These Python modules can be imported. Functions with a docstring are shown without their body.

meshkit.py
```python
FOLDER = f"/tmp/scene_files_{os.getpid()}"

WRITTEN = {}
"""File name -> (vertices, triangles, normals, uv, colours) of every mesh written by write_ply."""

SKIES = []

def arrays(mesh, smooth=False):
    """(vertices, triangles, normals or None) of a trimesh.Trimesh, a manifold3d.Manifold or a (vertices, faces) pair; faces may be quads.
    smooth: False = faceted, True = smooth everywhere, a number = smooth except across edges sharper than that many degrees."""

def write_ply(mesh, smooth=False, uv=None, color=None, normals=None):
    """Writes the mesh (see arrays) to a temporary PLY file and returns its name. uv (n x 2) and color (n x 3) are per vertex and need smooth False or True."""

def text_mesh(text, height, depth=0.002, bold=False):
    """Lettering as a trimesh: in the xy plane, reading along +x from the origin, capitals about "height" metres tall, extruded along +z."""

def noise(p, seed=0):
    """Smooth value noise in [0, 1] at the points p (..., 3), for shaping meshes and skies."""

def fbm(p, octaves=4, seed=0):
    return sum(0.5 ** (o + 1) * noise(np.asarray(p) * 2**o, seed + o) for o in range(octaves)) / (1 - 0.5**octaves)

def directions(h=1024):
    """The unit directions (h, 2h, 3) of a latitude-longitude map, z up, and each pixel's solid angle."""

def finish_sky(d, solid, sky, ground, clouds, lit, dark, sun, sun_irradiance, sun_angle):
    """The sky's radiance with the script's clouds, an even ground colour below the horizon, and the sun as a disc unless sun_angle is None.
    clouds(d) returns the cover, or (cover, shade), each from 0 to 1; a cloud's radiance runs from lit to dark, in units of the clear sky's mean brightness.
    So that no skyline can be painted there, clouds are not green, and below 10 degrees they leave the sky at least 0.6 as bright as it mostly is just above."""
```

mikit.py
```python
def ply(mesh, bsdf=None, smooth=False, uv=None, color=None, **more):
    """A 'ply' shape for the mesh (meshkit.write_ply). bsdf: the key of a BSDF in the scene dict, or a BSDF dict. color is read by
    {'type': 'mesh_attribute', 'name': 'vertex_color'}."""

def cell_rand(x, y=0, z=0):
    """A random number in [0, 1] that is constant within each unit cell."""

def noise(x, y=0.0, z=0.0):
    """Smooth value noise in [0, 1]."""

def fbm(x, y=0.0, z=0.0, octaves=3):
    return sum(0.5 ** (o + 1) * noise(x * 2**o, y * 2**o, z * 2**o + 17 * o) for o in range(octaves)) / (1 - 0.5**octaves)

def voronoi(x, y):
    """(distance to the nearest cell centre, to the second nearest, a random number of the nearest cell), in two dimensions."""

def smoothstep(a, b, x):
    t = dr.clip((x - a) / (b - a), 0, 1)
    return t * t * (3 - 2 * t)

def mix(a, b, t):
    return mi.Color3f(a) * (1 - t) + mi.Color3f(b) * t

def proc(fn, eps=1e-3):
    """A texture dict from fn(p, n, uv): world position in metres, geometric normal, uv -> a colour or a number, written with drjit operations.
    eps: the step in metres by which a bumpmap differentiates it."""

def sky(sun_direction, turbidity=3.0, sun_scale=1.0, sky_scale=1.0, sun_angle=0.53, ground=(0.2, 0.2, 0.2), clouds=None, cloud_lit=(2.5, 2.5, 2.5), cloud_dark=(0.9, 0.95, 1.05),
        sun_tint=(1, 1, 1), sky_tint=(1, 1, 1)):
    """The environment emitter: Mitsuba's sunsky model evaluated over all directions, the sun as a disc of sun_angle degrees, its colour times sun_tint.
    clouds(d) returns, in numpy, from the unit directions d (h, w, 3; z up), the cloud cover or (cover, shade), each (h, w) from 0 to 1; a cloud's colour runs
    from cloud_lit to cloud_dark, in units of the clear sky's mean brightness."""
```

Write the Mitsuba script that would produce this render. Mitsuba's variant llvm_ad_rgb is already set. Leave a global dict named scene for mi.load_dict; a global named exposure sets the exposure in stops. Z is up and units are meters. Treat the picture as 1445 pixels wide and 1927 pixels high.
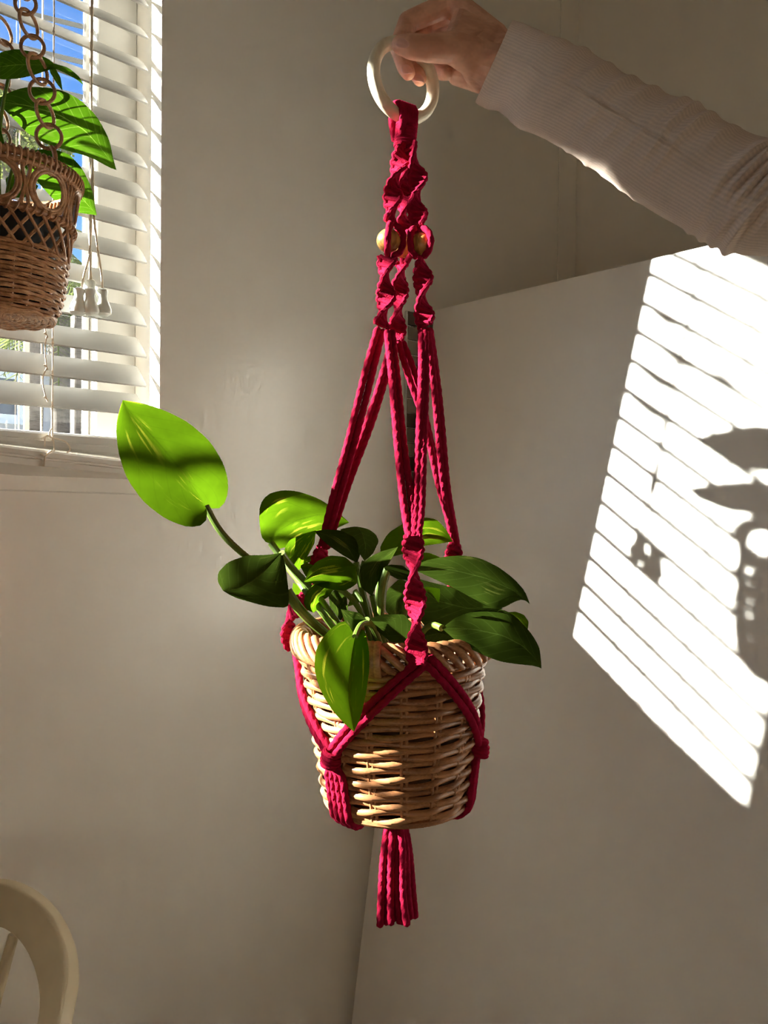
import math, random
import numpy as np, trimesh, manifold3d as m3
import mitsuba as mi, drjit as dr, mikit
from scipy.interpolate import CubicSpline
from mikit import noise, fbm, smoothstep, mix, cell_rand

# ------------------------------------------------------------------ camera, sky, sun, exposure
W, Hh, FOC = 1445, 1927, 1450.0
CX, CY = W / 2, Hh / 2
CAM_H = 1.30
PITCH, ROLL = math.radians(0.86), math.radians(0.594)
SUN_AZ, SUN_EL = math.radians(88.0), math.radians(23.8)     # the way the sunlight travels
exposure = 3.96
_R = np.array([1.0, 0, 0]); _F = np.array([0, math.cos(PITCH), -math.sin(PITCH)]); _U = np.array([0, math.sin(PITCH), math.cos(PITCH)])
CR = _R * math.cos(ROLL) + _U * math.sin(ROLL); CU = _U * math.cos(ROLL) - _R * math.sin(ROLL); CF = _F
EYE = np.array([0, 0, CAM_H])
SUN = np.array([math.sin(SUN_AZ) * math.cos(SUN_EL), math.cos(SUN_AZ) * math.cos(SUN_EL), -math.sin(SUN_EL)])
scene, labels = {}, {}
scene['camera'] = {'type': 'perspective', 'fov': math.degrees(2 * math.atan(CX / FOC)), 'fov_axis': 'x', 'near_clip': 0.02, 'far_clip': 500.0,
                   'to_world': mi.ScalarTransform4f().look_at(EYE.tolist(), (EYE + CF).tolist(), CU.tolist())}
scene['sky'] = mikit.sky((-SUN).tolist(), turbidity=3.0, sun_scale=2.5, sky_scale=1.0, ground=(0.3, 0.29, 0.27), sun_tint=(1.0, 1.34, 2.0), sky_tint=(0.21, 0.36, 0.60))


def P(px, py, t):
    """the point at depth t (metres along the view) that stands at that place of the photograph"""
    return EYE + t * (CF + (px - CX) / FOC * CR - (py - CY) / FOC * CU)


# ------------------------------------------------------------------ scene helpers
def key_for(base):
    if base not in scene and base not in labels:
        return base
    i = 1
    while f'{base}_{i:03d}' in scene or f'{base}_{i:03d}' in labels:
        i += 1
    return f'{base}_{i:03d}'


def thing(name, label=None, cat=None, group=None, kind=None):
    k = key_for(name)
    d = {}
    if label: d['label'] = label
    if cat: d['category'] = cat
    if group: d['group'] = group
    if kind: d['kind'] = kind
    labels[k] = d
    return k


def add(name, mesh, mat, parent=None, smooth=35, uv=None, color=None, label=None, kind=None):
    k = key_for(f'{parent}__{name}' if parent else name) if parent else name
    scene[k] = mikit.ply(mesh, mat, smooth=smooth, uv=uv, color=color)
    if label or kind:
        labels.setdefault(k, {})
        if label: labels[k]['label'] = label
        if kind: labels[k]['kind'] = kind
    return k


def put(name, shape, parent):
    k = key_for(f'{parent}__{name}')
    scene[k] = shape
    return k


cat_ = trimesh.util.concatenate


# ------------------------------------------------------------------ mesh helpers
def curve(pts, n):
    pts = np.asarray(pts, float)
    d = np.r_[0, np.cumsum(np.maximum(np.linalg.norm(np.diff(pts, axis=0), axis=1), 1e-9))]
    u = np.linspace(0, d[-1], n)
    if len(pts) == 2:
        return pts[0] + (pts[1] - pts[0]) * (u / d[-1])[:, None]
    return CubicSpline(d, pts, bc_type='natural')(u)


def polyline(pts, n):
    pts = np.asarray(pts, float)
    d = np.r_[0, np.cumsum(np.maximum(np.linalg.norm(np.diff(pts, axis=0), axis=1), 1e-9))]
    u = np.linspace(0, d[-1], n)
    return np.stack([np.interp(u, d, pts[:, k]) for k in range(pts.shape[1])], 1)


def frames(path, up=None):
    t = np.gradient(path, axis=0); t /= np.linalg.norm(t, axis=1, keepdims=True) + 1e-12
    up = np.array([0, -1.0, 0]) if up is None else np.asarray(up, float)
    if abs(t[0] @ up) > 0.95: up = np.array([0.3, 0.2, 1.0])
    n = np.zeros_like(path); v = up - (up @ t[0]) * t[0]; n[0] = v / np.linalg.norm(v)
    for i in range(1, len(path)):
        v = n[i - 1] - (n[i - 1] @ t[i]) * t[i]
        n[i] = v / (np.linalg.norm(v) + 1e-12)
    return t, n, np.cross(t, n)


def skin(rings, closed=False, caps=True):
    """rings (m, k, 3) joined into a closed tube"""
    m, k = rings.shape[:2]
    v = rings.reshape(-1, 3)
    i, j = np.meshgrid(np.arange(m if closed else m - 1), np.arange(k), indexing='ij')
    a, b = i * k + j, i * k + (j + 1) % k
    c, d = ((i + 1) % m) * k + (j + 1) % k, ((i + 1) % m) * k + j
    f = np.concatenate([np.stack([a, b, c], -1).reshape(-1, 3), np.stack([a, c, d], -1).reshape(-1, 3)])
    if caps and not closed:
        v = np.vstack([v, rings[0].mean(0), rings[-1].mean(0)])
        q = np.arange(k)
        f = np.vstack([f, np.stack([(q + 1) % k, q, np.full(k, m * k)], 1), np.stack([(m - 1) * k + q, (m - 1) * k + (q + 1) % k, np.full(k, m * k + 1)], 1)])
    return trimesh.Trimesh(v, f, process=False)


def tube(path, r, n=10, lobes=0, amp=0.0, twist=0.0, closed=False, up=None, ab=(1.0, 1.0), round_ends=False):
    path = np.asarray(path, float)
    if closed:
        t = np.roll(path, -1, 0) - np.roll(path, 1, 0); t /= np.linalg.norm(t, axis=1, keepdims=True)
        u0 = np.array([0, 0, 1.0]) if up is None else np.asarray(up, float)
        N = u0 - (t @ u0)[:, None] * t; N /= np.linalg.norm(N, axis=1, keepdims=True); B = np.cross(t, N)
    else:
        t, N, B = frames(path, up)
    L = np.r_[0, np.cumsum(np.linalg.norm(np.diff(path, axis=0), axis=1))]
    th = np.linspace(0, 2 * np.pi, n, endpoint=False)
    r = np.broadcast_to(np.asarray(r, float), (len(path),)).copy()
    if round_ends:
        e = np.minimum(L, L[-1] - L); r0 = r.max(); r *= np.sqrt(np.clip(1 - (1 - np.clip(e / r0, 0, 1)) ** 2, 0.03, 1))
    rr = r[:, None] * (1 + (amp * np.cos(lobes * (th[None] - twist * L[:, None])) if lobes else 0 * th[None]))
    rings = path[:, None] + ab[0] * rr[..., None] * np.cos(th)[None, :, None] * N[:, None] + ab[1] * rr[..., None] * np.sin(th)[None, :, None] * B[:, None]
    return skin(rings, closed)


def box(lo, hi, M=None):
    b = trimesh.creation.box(extents=np.subtract(hi, lo)); b.apply_translation((np.add(lo, hi)) / 2)
    if M is not None: b.apply_transform(M)
    return b


def bevel_box(lo, hi, r, M=None):
    lo, hi = np.asarray(lo, float), np.asarray(hi, float)
    pts = []
    for sx in (0, 1):
        for sy in (0, 1):
            for sz in (0, 1):
                c = np.where([sx, sy, sz], hi - r, lo + r)
                sg = np.where([sx, sy, sz], 1, -1)
                for k in range(3):
                    q = c.copy(); q[k] += sg[k] * r; pts.append(q)
    b = trimesh.convex.convex_hull(np.array(pts))
    if M is not None: b.apply_transform(M)
    return b


def to_tri(man):
    m = man.to_mesh(); return trimesh.Trimesh(m.vert_properties[:, :3], m.tri_verts, process=False)


def lathe(profile, n=32):
    return trimesh.creation.revolve(np.asarray(profile, float), sections=n)


# ------------------------------------------------------------------ wall frame: s along the window wall, d outwards, z up
WA = math.radians(48.04)
E1 = np.array([math.sin(WA), math.cos(WA), 0]); NW = np.array([math.cos(WA), -math.sin(WA), 0])
D0 = -1.09
_r = CF + (302 - CX) / FOC * CR - (500 - CY) / FOC * CU
W0 = _r * (D0 / (_r @ NW)); W0[2] = 0
MW = np.eye(4); MW[:3, 0] = E1; MW[:3, 1] = -NW; MW[:3, 2] = [0, 0, 1]; MW[:3, 3] = W0


def wall_pt(px, py, d=0.0):
    """s, d, z of the point on the plane at depth d in the window wall seen at that place"""
    r = CF + (px - CX) / FOC * CR - (py - CY) / FOC * CU
    p = EYE + r * ((D0 - d) / (r @ NW))
    return np.array([(p - W0) @ E1, d, p[2]])


def wbox(s0, s1, d0, d1, z0, z1, r=0.0):
    return bevel_box([s0, d0, z0], [s1, d1, z1], r, MW) if r else box([s0, d0, z0], [s1, d1, z1], MW)


# ------------------------------------------------------------------ materials
def rgb(c): return {'type': 'rgb', 'value': list(c)}


def mat(name, bsdf, two=True):
    scene[name] = {'type': 'twosided', 'bsdf': bsdf} if two else bsdf
    return name


def prin(color, rough=0.5, spec=0.5, **k):
    return {'type': 'principled', 'base_color': color if isinstance(color, dict) else rgb(color), 'roughness': rough, 'specular': spec, **k}


def wall_col(base):
    def f(p, n, uv):
        a = fbm(p.x * 2.1, p.y * 2.1, p.z * 2.1)
        b = noise(p.x * 60, p.y * 60, p.z * 12)
        return mi.Color3f(base) * (0.96 + 0.06 * a + 0.02 * b)
    return f


def paint_bump(p, n, uv):
    big = fbm(p.x * 190, p.y * 190, p.z * 95)
    brush = noise(p.x * 420, p.y * 420, p.z * 40)
    return 0.7 * big + 0.3 * brush


mat('mat_wall', {'type': 'bumpmap', 'arbitrary': mikit.proc(paint_bump, 1e-3), 'scale': 0.0006, 'bsdf': prin(mikit.proc(wall_col((0.77, 0.725, 0.655))), 0.28, 1.0)})
mat('mat_room', prin((0.42, 0.375, 0.32), 0.6, 0.3))
mat('mat_floor', prin((0.46, 0.38, 0.27), 0.5, 0.4))
mat('mat_panel', prin(mikit.proc(wall_col((0.74, 0.70, 0.65))), 0.36, 0.5))
mat('mat_white', prin((0.52, 0.50, 0.46), 0.4, 0.5))
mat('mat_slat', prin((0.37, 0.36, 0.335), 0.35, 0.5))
mat('mat_sill', prin((0.66, 0.62, 0.56), 0.4, 0.5))
mat('mat_glass', {'type': 'thindielectric', 'int_ior': 1.5}, two=False)
mat('mat_cordstring', prin((0.62, 0.53, 0.42), 0.9, 0.1))
mat('mat_tassel', prin((0.66, 0.67, 0.62), 0.28, 0.5))


def cotton(p, n, uv):
    a = noise(p.x * 900, p.y * 900, p.z * 900); b = fbm(p.x * 120, p.y * 120, p.z * 120)
    return mi.Color3f(0.25, 0.0055, 0.027) * (0.72 + 0.4 * a * b + 0.25 * b)


def cotton_bump(p, n, uv): return fbm(p.x * 1500, p.y * 1500, p.z * 900)


mat('mat_cotton', {'type': 'bumpmap', 'arbitrary': mikit.proc(cotton_bump, 2e-4), 'scale': 0.0006, 'bsdf': prin(mikit.proc(cotton), 0.95, 0.06, sheen=0.35, sheen_tint=1.0)})


def wood(base, dark, fx, fy, fz):
    def f(p, n, uv):
        g = fbm(p.x * fx, p.y * fy, p.z * fz)
        s = noise(p.x * fx * 6, p.y * fy * 6, p.z * fz * 6)
        return mix(base, dark, smoothstep(0.35, 0.75, 0.75 * g + 0.25 * s))
    return mikit.proc(f)


mat('mat_ring', prin(wood((0.78, 0.70, 0.55), (0.62, 0.52, 0.36), 60, 60, 18), 0.45, 0.4))
mat('mat_bead', prin(wood((0.54, 0.26, 0.065), (0.22, 0.09, 0.02), 170, 170, 12), 0.35, 0.5))
for i, (a, b) in enumerate([((0.42, 0.182, 0.074), (0.28, 0.112, 0.040)), ((0.37, 0.155, 0.060), (0.23, 0.088, 0.031)), ((0.47, 0.215, 0.095), (0.33, 0.138, 0.052))]):
    mat(f'mat_wicker_{i}', prin(wood(a, b, 110, 110, 160), 0.42, 0.5))
for i, (a, b) in enumerate([((0.38, 0.19, 0.085), (0.22, 0.10, 0.04)), ((0.46, 0.25, 0.12), (0.28, 0.135, 0.06))]):
    mat(f'mat_rattan_{i}', prin(wood(a, b, 120, 120, 160), 0.42, 0.5))
mat('mat_blackpot', prin((0.012, 0.012, 0.012), 0.5, 0.3))
mat('mat_brownpot', prin((0.13, 0.07, 0.04), 0.7, 0.2))
mat('mat_soil', prin((0.035, 0.022, 0.014), 0.95, 0.1))
mat('mat_chair', prin(wood((0.64, 0.54, 0.37), (0.58, 0.48, 0.32), 14, 14, 9), 0.38, 0.4))


def leaf_col(base, pale, vein, variegation, vfreq):
    def f(p, n, uv):
        u, v = uv.x, dr.abs(uv.y * 2 - 1)
        rib = dr.abs((u * vfreq + v * 2.2) - dr.floor(u * vfreq + v * 2.2) - 0.5)
        veins = 1 - smoothstep(0.0, 0.09, rib)
        midrib = 1 - smoothstep(0.0, 0.035, v)
        a = fbm(u * 4 + p.x * 20, v * 9 + p.z * 14, p.y * 20)
        streak = smoothstep(0.60, 0.76, a) * smoothstep(0.45, 0.7, noise(p.x * 30, p.y * 30, p.z * 30))
        c = mi.Color3f(base) * (0.8 + 0.4 * fbm(p.x * 70, p.y * 70, p.z * 70))
        c = mix(c, pale, variegation * streak)
        return mix(c, vein, 0.22 * veins + 0.55 * midrib)
    return mikit.proc(f)


def thin_leaf(name, col, rough, dt, spec=0.5):
    mat(name, {'type': 'principledthin', 'base_color': col, 'roughness': rough, 'diff_trans': dt, 'eta': 1.45, 'spec_trans': 0.0}, two=False)


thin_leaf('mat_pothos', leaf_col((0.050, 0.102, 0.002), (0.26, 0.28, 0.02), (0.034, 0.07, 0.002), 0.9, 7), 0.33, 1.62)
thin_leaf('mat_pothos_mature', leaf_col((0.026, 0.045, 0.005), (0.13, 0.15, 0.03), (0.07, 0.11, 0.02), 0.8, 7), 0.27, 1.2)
thin_leaf('mat_houseplant', leaf_col((0.026, 0.066, 0.002), (0.09, 0.12, 0.02), (0.15, 0.22, 0.035), 0.15, 9), 0.33, 1.62)
mat('mat_stem', prin((0.10, 0.165, 0.02), 0.45, 0.4))


def skin_col(p, n, uv):
    a = fbm(p.x * 90, p.y * 90, p.z * 90); b = noise(p.x * 500, p.y * 500, p.z * 500)
    return mix((0.70, 0.385, 0.265), (0.60, 0.285, 0.19), smoothstep(0.3, 0.7, a)) * (0.94 + 0.1 * b)


def skin_bump(p, n, uv): return fbm(p.x * 700, p.y * 700, p.z * 700)


mat('mat_skin', {'type': 'bumpmap', 'arbitrary': mikit.proc(skin_bump, 3e-4), 'scale': 0.00025, 'bsdf': prin(mikit.proc(skin_col), 0.45, 0.4, sheen=0.2)})
mat('mat_nail', prin((0.68, 0.36, 0.29), 0.22, 0.6))


def knit_bump(p, n, uv):
    ribs = dr.sin(uv.y * 2 * dr.pi * 78)
    row = dr.sin(uv.x * 2 * dr.pi * 170 + ribs)
    return 0.5 + 0.38 * ribs + 0.12 * row


def knit_col(p, n, uv):
    ribs = 0.5 + 0.5 * dr.sin(uv.y * 2 * dr.pi * 78)
    a = fbm(p.x * 60, p.y * 60, p.z * 60); b = noise(p.x * 900, p.y * 900, p.z * 900)
    return mi.Color3f(0.60, 0.475, 0.40) * (0.80 + 0.12 * ribs + 0.18 * a + 0.08 * b)


mat('mat_knit', {'type': 'bumpmap', 'arbitrary': mikit.proc(knit_bump, 4e-4), 'scale': 0.0006, 'bsdf': prin(mikit.proc(knit_col), 0.95, 0.1, sheen=0.6)})

# ------------------------------------------------------------------ room
WQ, WZ = (1.9, 3.1), (0.06, 0.66)
S_CORNER, S_END, Q_END, ZTOP = 1.071, -2.3, 3.3, 2.75
SF = 0.063                                            # width of the window frame at the right jamb
ZSILL, ZHEAD = CAM_H + 0.055, CAM_H + 0.925
WIN1 = (-0.602, 0.0)                                  # the openings in the wall
WIN2 = (-1.315, -0.66)


def wall_left_mesh():
    T = 0.22
    full = m3.Manifold.cube([S_CORNER - S_END, T, ZTOP]).translate([S_END, 0, 0])
    for a, b in (WIN1, WIN2):
        full = full - m3.Manifold.cube([b - a, 1, ZHEAD - ZSILL]).translate([a, -0.5, ZSILL])
    m = to_tri(full); m.apply_transform(MW); return m


thing('wall_left', kind='structure'); scene['wall_left'] = mikit.ply(wall_left_mesh(), 'mat_wall')
for nm, b in {'wall_back': (S_CORNER, S_CORNER + 0.12, -Q_END, 0.22, 0, ZTOP), 'wall_front': (S_END - 0.12, S_END, -Q_END, 0.22, 0, ZTOP),
              'wall_right': (S_END - 0.12, S_CORNER + 0.12, -Q_END - 0.12, -Q_END, 0, ZTOP)}.items():
    thing(nm, kind='structure')
    if nm == 'wall_front':                            # added unseen opening, behind and left of the camera, to bring in sun as fill
        w_ = m3.Manifold.cube([0.12, Q_END + 0.22, ZTOP]).translate([S_END - 0.12, -Q_END, 0]) - m3.Manifold.cube([1, WQ[1] - WQ[0], WZ[1] - WZ[0]]).translate([S_END - 0.5, -WQ[1], WZ[0]])
        w_ = to_tri(w_); w_.apply_transform(MW); scene[nm] = mikit.ply(w_, 'mat_room')
    else:
        scene[nm] = mikit.ply(wbox(*b), 'mat_wall' if nm == 'wall_back' else 'mat_room')
thing('floor', kind='structure'); scene['floor'] = mikit.ply(wbox(S_END - 0.12, S_CORNER + 0.12, -Q_END - 0.12, 0.22, -0.1, 0), 'mat_floor')
thing('ceiling', kind='structure'); scene['ceiling'] = mikit.ply(wbox(S_END - 0.12, S_CORNER + 0.12, -Q_END - 0.12, 0.22, ZTOP, ZTOP + 0.1), 'mat_room')
# casing strip in the far corner
k = thing('trim_1', kind='structure'); scene[k] = mikit.ply(wbox(S_CORNER - 0.075, S_CORNER - 0.006, -0.003, 0.0, 0.0, ZTOP, 0.001), 'mat_wall')


def build_window(k, a, b, sf):
    """frame with a stepped right jamb, sash, pane"""
    zb, zt = ZSILL, ZHEAD
    fr = [wbox(b - sf, b, 0.085, 0.125, zb, zt, 0.002), wbox(a, a + 0.05, 0.085, 0.125, zb, zt, 0.002),
          wbox(a + 0.05, b - sf, 0.085, 0.125, zt - 0.05, zt, 0.002), wbox(a + 0.05, b - sf, 0.085, 0.125, zb, zb + 0.028, 0.002)]
    add('frame', cat_(fr), 'mat_white', k)
    s0, s1, z0, z1 = a + 0.05, b - sf, zb + 0.028, zt - 0.05
    w = 0.010
    sa = [wbox(s1 - w, s1, 0.110, 0.119, z0, z1, 0.002), wbox(s0, s0 + w, 0.110, 0.119, z0, z1, 0.002),
          wbox(s0 + w, s1 - w, 0.110, 0.119, z1 - w, z1, 0.002), wbox(s0 + w, s1 - w, 0.110, 0.119, z0, z0 + w, 0.002)]
    add('sash', cat_(sa), 'mat_white', k)
    v = np.array([[s0 + w, 0.116, z0 + w], [s1 - w, 0.116, z0 + w], [s1 - w, 0.116, z1 - w], [s0 + w, 0.116, z1 - w]])
    pane = trimesh.Trimesh(v @ MW[:3, :3].T + MW[:3, 3], [[0, 1, 2], [0, 2, 3]], process=False)
    add('pane', pane, 'mat_glass', k, smooth=False)


thing('window_1', kind='structure'); build_window('window_1', *WIN1, SF)
thing('window_2', kind='structure'); build_window('window_2', *WIN2, 0.05)

thing('window_3', kind='structure')  # unseen window, added so its sun patch brightens the left wall
x0, x1 = S_END - 0.08, S_END - 0.02
qm = -(WQ[0] + WQ[1]) / 2
add('frame', cat_([wbox(x0, x1, -WQ[1], -WQ[1] + 0.05, *WZ), wbox(x0, x1, -WQ[0] - 0.05, -WQ[0], *WZ), wbox(x0, x1, qm - 0.03, qm + 0.03, *WZ),
                   wbox(x0, x1, -WQ[1] + 0.05, -WQ[0] - 0.05, WZ[0], WZ[0] + 0.05), wbox(x0, x1, -WQ[1] + 0.05, -WQ[0] - 0.05, WZ[1] - 0.05, WZ[1])]), 'mat_white', 'window_3')
for a_, b_ in ((-WQ[1] + 0.05, qm - 0.03), (qm + 0.03, -WQ[0] - 0.05)):
    v = np.array([[S_END - 0.05, a_, WZ[0] + 0.05], [S_END - 0.05, b_, WZ[0] + 0.05], [S_END - 0.05, b_, WZ[1] - 0.05], [S_END - 0.05, a_, WZ[1] - 0.05]])
    add('pane', trimesh.Trimesh(v @ MW[:3, :3].T + MW[:3, 3], [[0, 1, 2], [0, 2, 3]], process=False), 'mat_glass', 'window_3', smooth=False)

# sill: a board a little out of level, its underside sloping back to the wall
k = thing('trim_2', kind='structure')
sl, sr = -1.6, 0.03
x_a, x_b = wall_pt(0, 838, -0.012), wall_pt(232, 866, -0.012)
f_a, f_b = wall_pt(0, 870, -0.022), wall_pt(232, 892, -0.022)
g_a, g_b = wall_pt(0, 897, 0.0), wall_pt(240, 905, 0.0)


def along(a, b, s, d):
    z = a[2] + (b[2] - a[2]) * (max(s, -0.6) - a[0]) / (b[0] - a[0]); return [s, d, z]


rings = []
for s in (sl, -0.6, -0.2, 0.0, sr):
    zt = along(x_a, x_b, s, 0)[2]; zf = along(f_a, f_b, s, 0)[2]; zg = along(g_a, g_b, s, 0)[2]
    ring = [[s, 0.0, zt], [s, -0.020, zt], [s, -0.023, zt - 0.003], [s, -0.023, zt - 0.009], [s, -0.0205, zt - 0.0105], [s, -0.0205, zt - 0.0125], [s, -0.023, zt - 0.014], [s, -0.023, zf], [s, 0.004, zg], [s, 0.084, zg], [s, 0.084, zt]]
    rings.append(ring)
m = skin(np.array(rings)); m.apply_transform(MW); m.fix_normals()
scene[k] = mikit.ply(m, 'mat_sill')
# hairline crack / board joint in the wall under the sill
k = thing('trim_3', kind='structure')
c_a, c_b = wall_pt(0, 922), wall_pt(250, 930)
rings = [[[s, 0.001, along(c_a, c_b, s, 0)[2] - 0.0012], [s, -0.0013, along(c_a, c_b, s, 0)[2] - 0.0012], [s, -0.0013, along(c_a, c_b, s, 0)[2] + 0.0008], [s, 0.001, along(c_a, c_b, s, 0)[2] + 0.0012]] for s in (-0.9, -0.2, 0.02)]
m = skin(np.array(rings)); m.apply_transform(MW); m.fix_normals(); scene[k] = mikit.ply(m, 'mat_sill')
# mosaic tiles on the wall beside the leaning panel
tile_cols = [(0.075, 0.05, 0.035), (0.20, 0.165, 0.13), (0.30, 0.255, 0.205), (0.24, 0.20, 0.16), (0.16, 0.13, 0.105)]
for i, c in enumerate(tile_cols): mat(f'mat_tile_{i}', prin(c, 0.3, 0.5))
order = [0, 1, 2, 3, 1, 3, 2, 0, 1, 3, 0, 3, 1, 2, 3]
a0 = wall_pt(765, 586); ps = 0.0283
rng = random.Random(4)
tile_ply = {}
for r_ in range(17):
    for c_ in range(4):
        ci = order[r_ % 15] if c_ == 0 else rng.choice([0, 1, 1, 2, 3, 3, 4])
        s0, z1 = a0[0] + c_ * ps, a0[2] - r_ * ps
        put('tile', mikit.ply(wbox(s0, s0 + ps - 0.0022, -0.005, 0.0, z1 - ps + 0.0022, z1, 0.001), f'mat_tile_{ci}'), 'wall_left')
add('tile_edging', wbox(a0[0] - 0.006, a0[0] - 0.0012, -0.006, 0, a0[2] - 17 * ps, a0[2], 0.001), 'mat_white', 'wall_left')

# ------------------------------------------------------------------ leaning white panel
HA = math.radians(46.93)
PH = np.array([math.cos(HA), -math.sin(HA), 0]); PE = np.array([0.10825396, 0.10120432, 0.98895842]); PN = np.cross(PH, PE); PN /= np.linalg.norm(PN); PE = np.cross(PN, PH)
p0 = np.array([0.02498063, 1.44793734, -0.25829425 + CAM_H]); p0 = EYE + (p0 - EYE) * 1.0085
MP = np.eye(4); MP[:3, 0] = PH; MP[:3, 1] = PE; MP[:3, 2] = PN; MP[:3, 3] = p0
rr = CF + (830 - CX) / FOC * CR - (580 - CY) / FOC * CU
top = EYE + rr * (((p0 - EYE) @ PN) / (rr @ PN))
v_top = (top - p0) @ PE; v_bot = -(p0[2] - 0.001) / PE[2]
sgn = 1.0 if PN @ (EYE - p0) > 0 else -1.0
zz = sorted([0.0, -sgn * 0.05])
thing('white_panel', 'large glossy white panel leaning behind the hanging plant, with a sunlit window pattern', 'panel')
scene['white_panel'] = mikit.ply(bevel_box([0, v_bot, zz[0]], [1.05, v_top, zz[1]], 0.002, MP), 'mat_panel')

# ------------------------------------------------------------------ venetian blinds
TILT = math.radians(43.5)


def slat_mesh(L):
    w, th, n = 0.050, 0.0026, 9
    x = np.linspace(-w / 2, w / 2, n); crown = 0.0016 * (1 - (2 * x / w) ** 2)
    sec = np.r_[np.c_[x, crown + th / 2], np.c_[x[::-1], crown[::-1] - th / 2]]
    ca, sa = math.cos(TILT), math.sin(TILT)
    d, z = sec[:, 0] * ca - sec[:, 1] * sa, sec[:, 0] * sa + sec[:, 1] * ca
    rings = np.stack([np.c_[np.full(len(d), s), d, z] for s in (-L, 0)])
    m = skin(rings); m.fix_normals(); return m


BLD = 0.0335                                          # centre of the slats, in the recess
tips = [10.6, 70.6, 133, 194, 254, 316.5, 375, 436, 495, 555, 614, 672.5, 727.5]
zc = [wall_pt(276, y, BLD - 0.02)[2] + 0.025 * math.sin(TILT) for y in tips]
while zc[0] < ZHEAD - 0.06: zc.insert(0, zc[0] + 0.0472)
zc.append(zc[-1] - 0.043)
blind = thing('window_blind', 'white slatted venetian blind in the window behind the hanging rattan basket', 'blind')
SB = (-0.588, -0.014)
sm = slat_mesh(SB[1] - SB[0])
slat_ply = {}


def blind_slats(key, s_right, mesh, zs, droop=0.0):
    first = None
    for z in zs:
        m = mesh.copy(); m.apply_translation([s_right, BLD, z]); m.apply_transform(MW)
        put('slat', mikit.ply(m, 'mat_slat', smooth=40), key)


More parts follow.
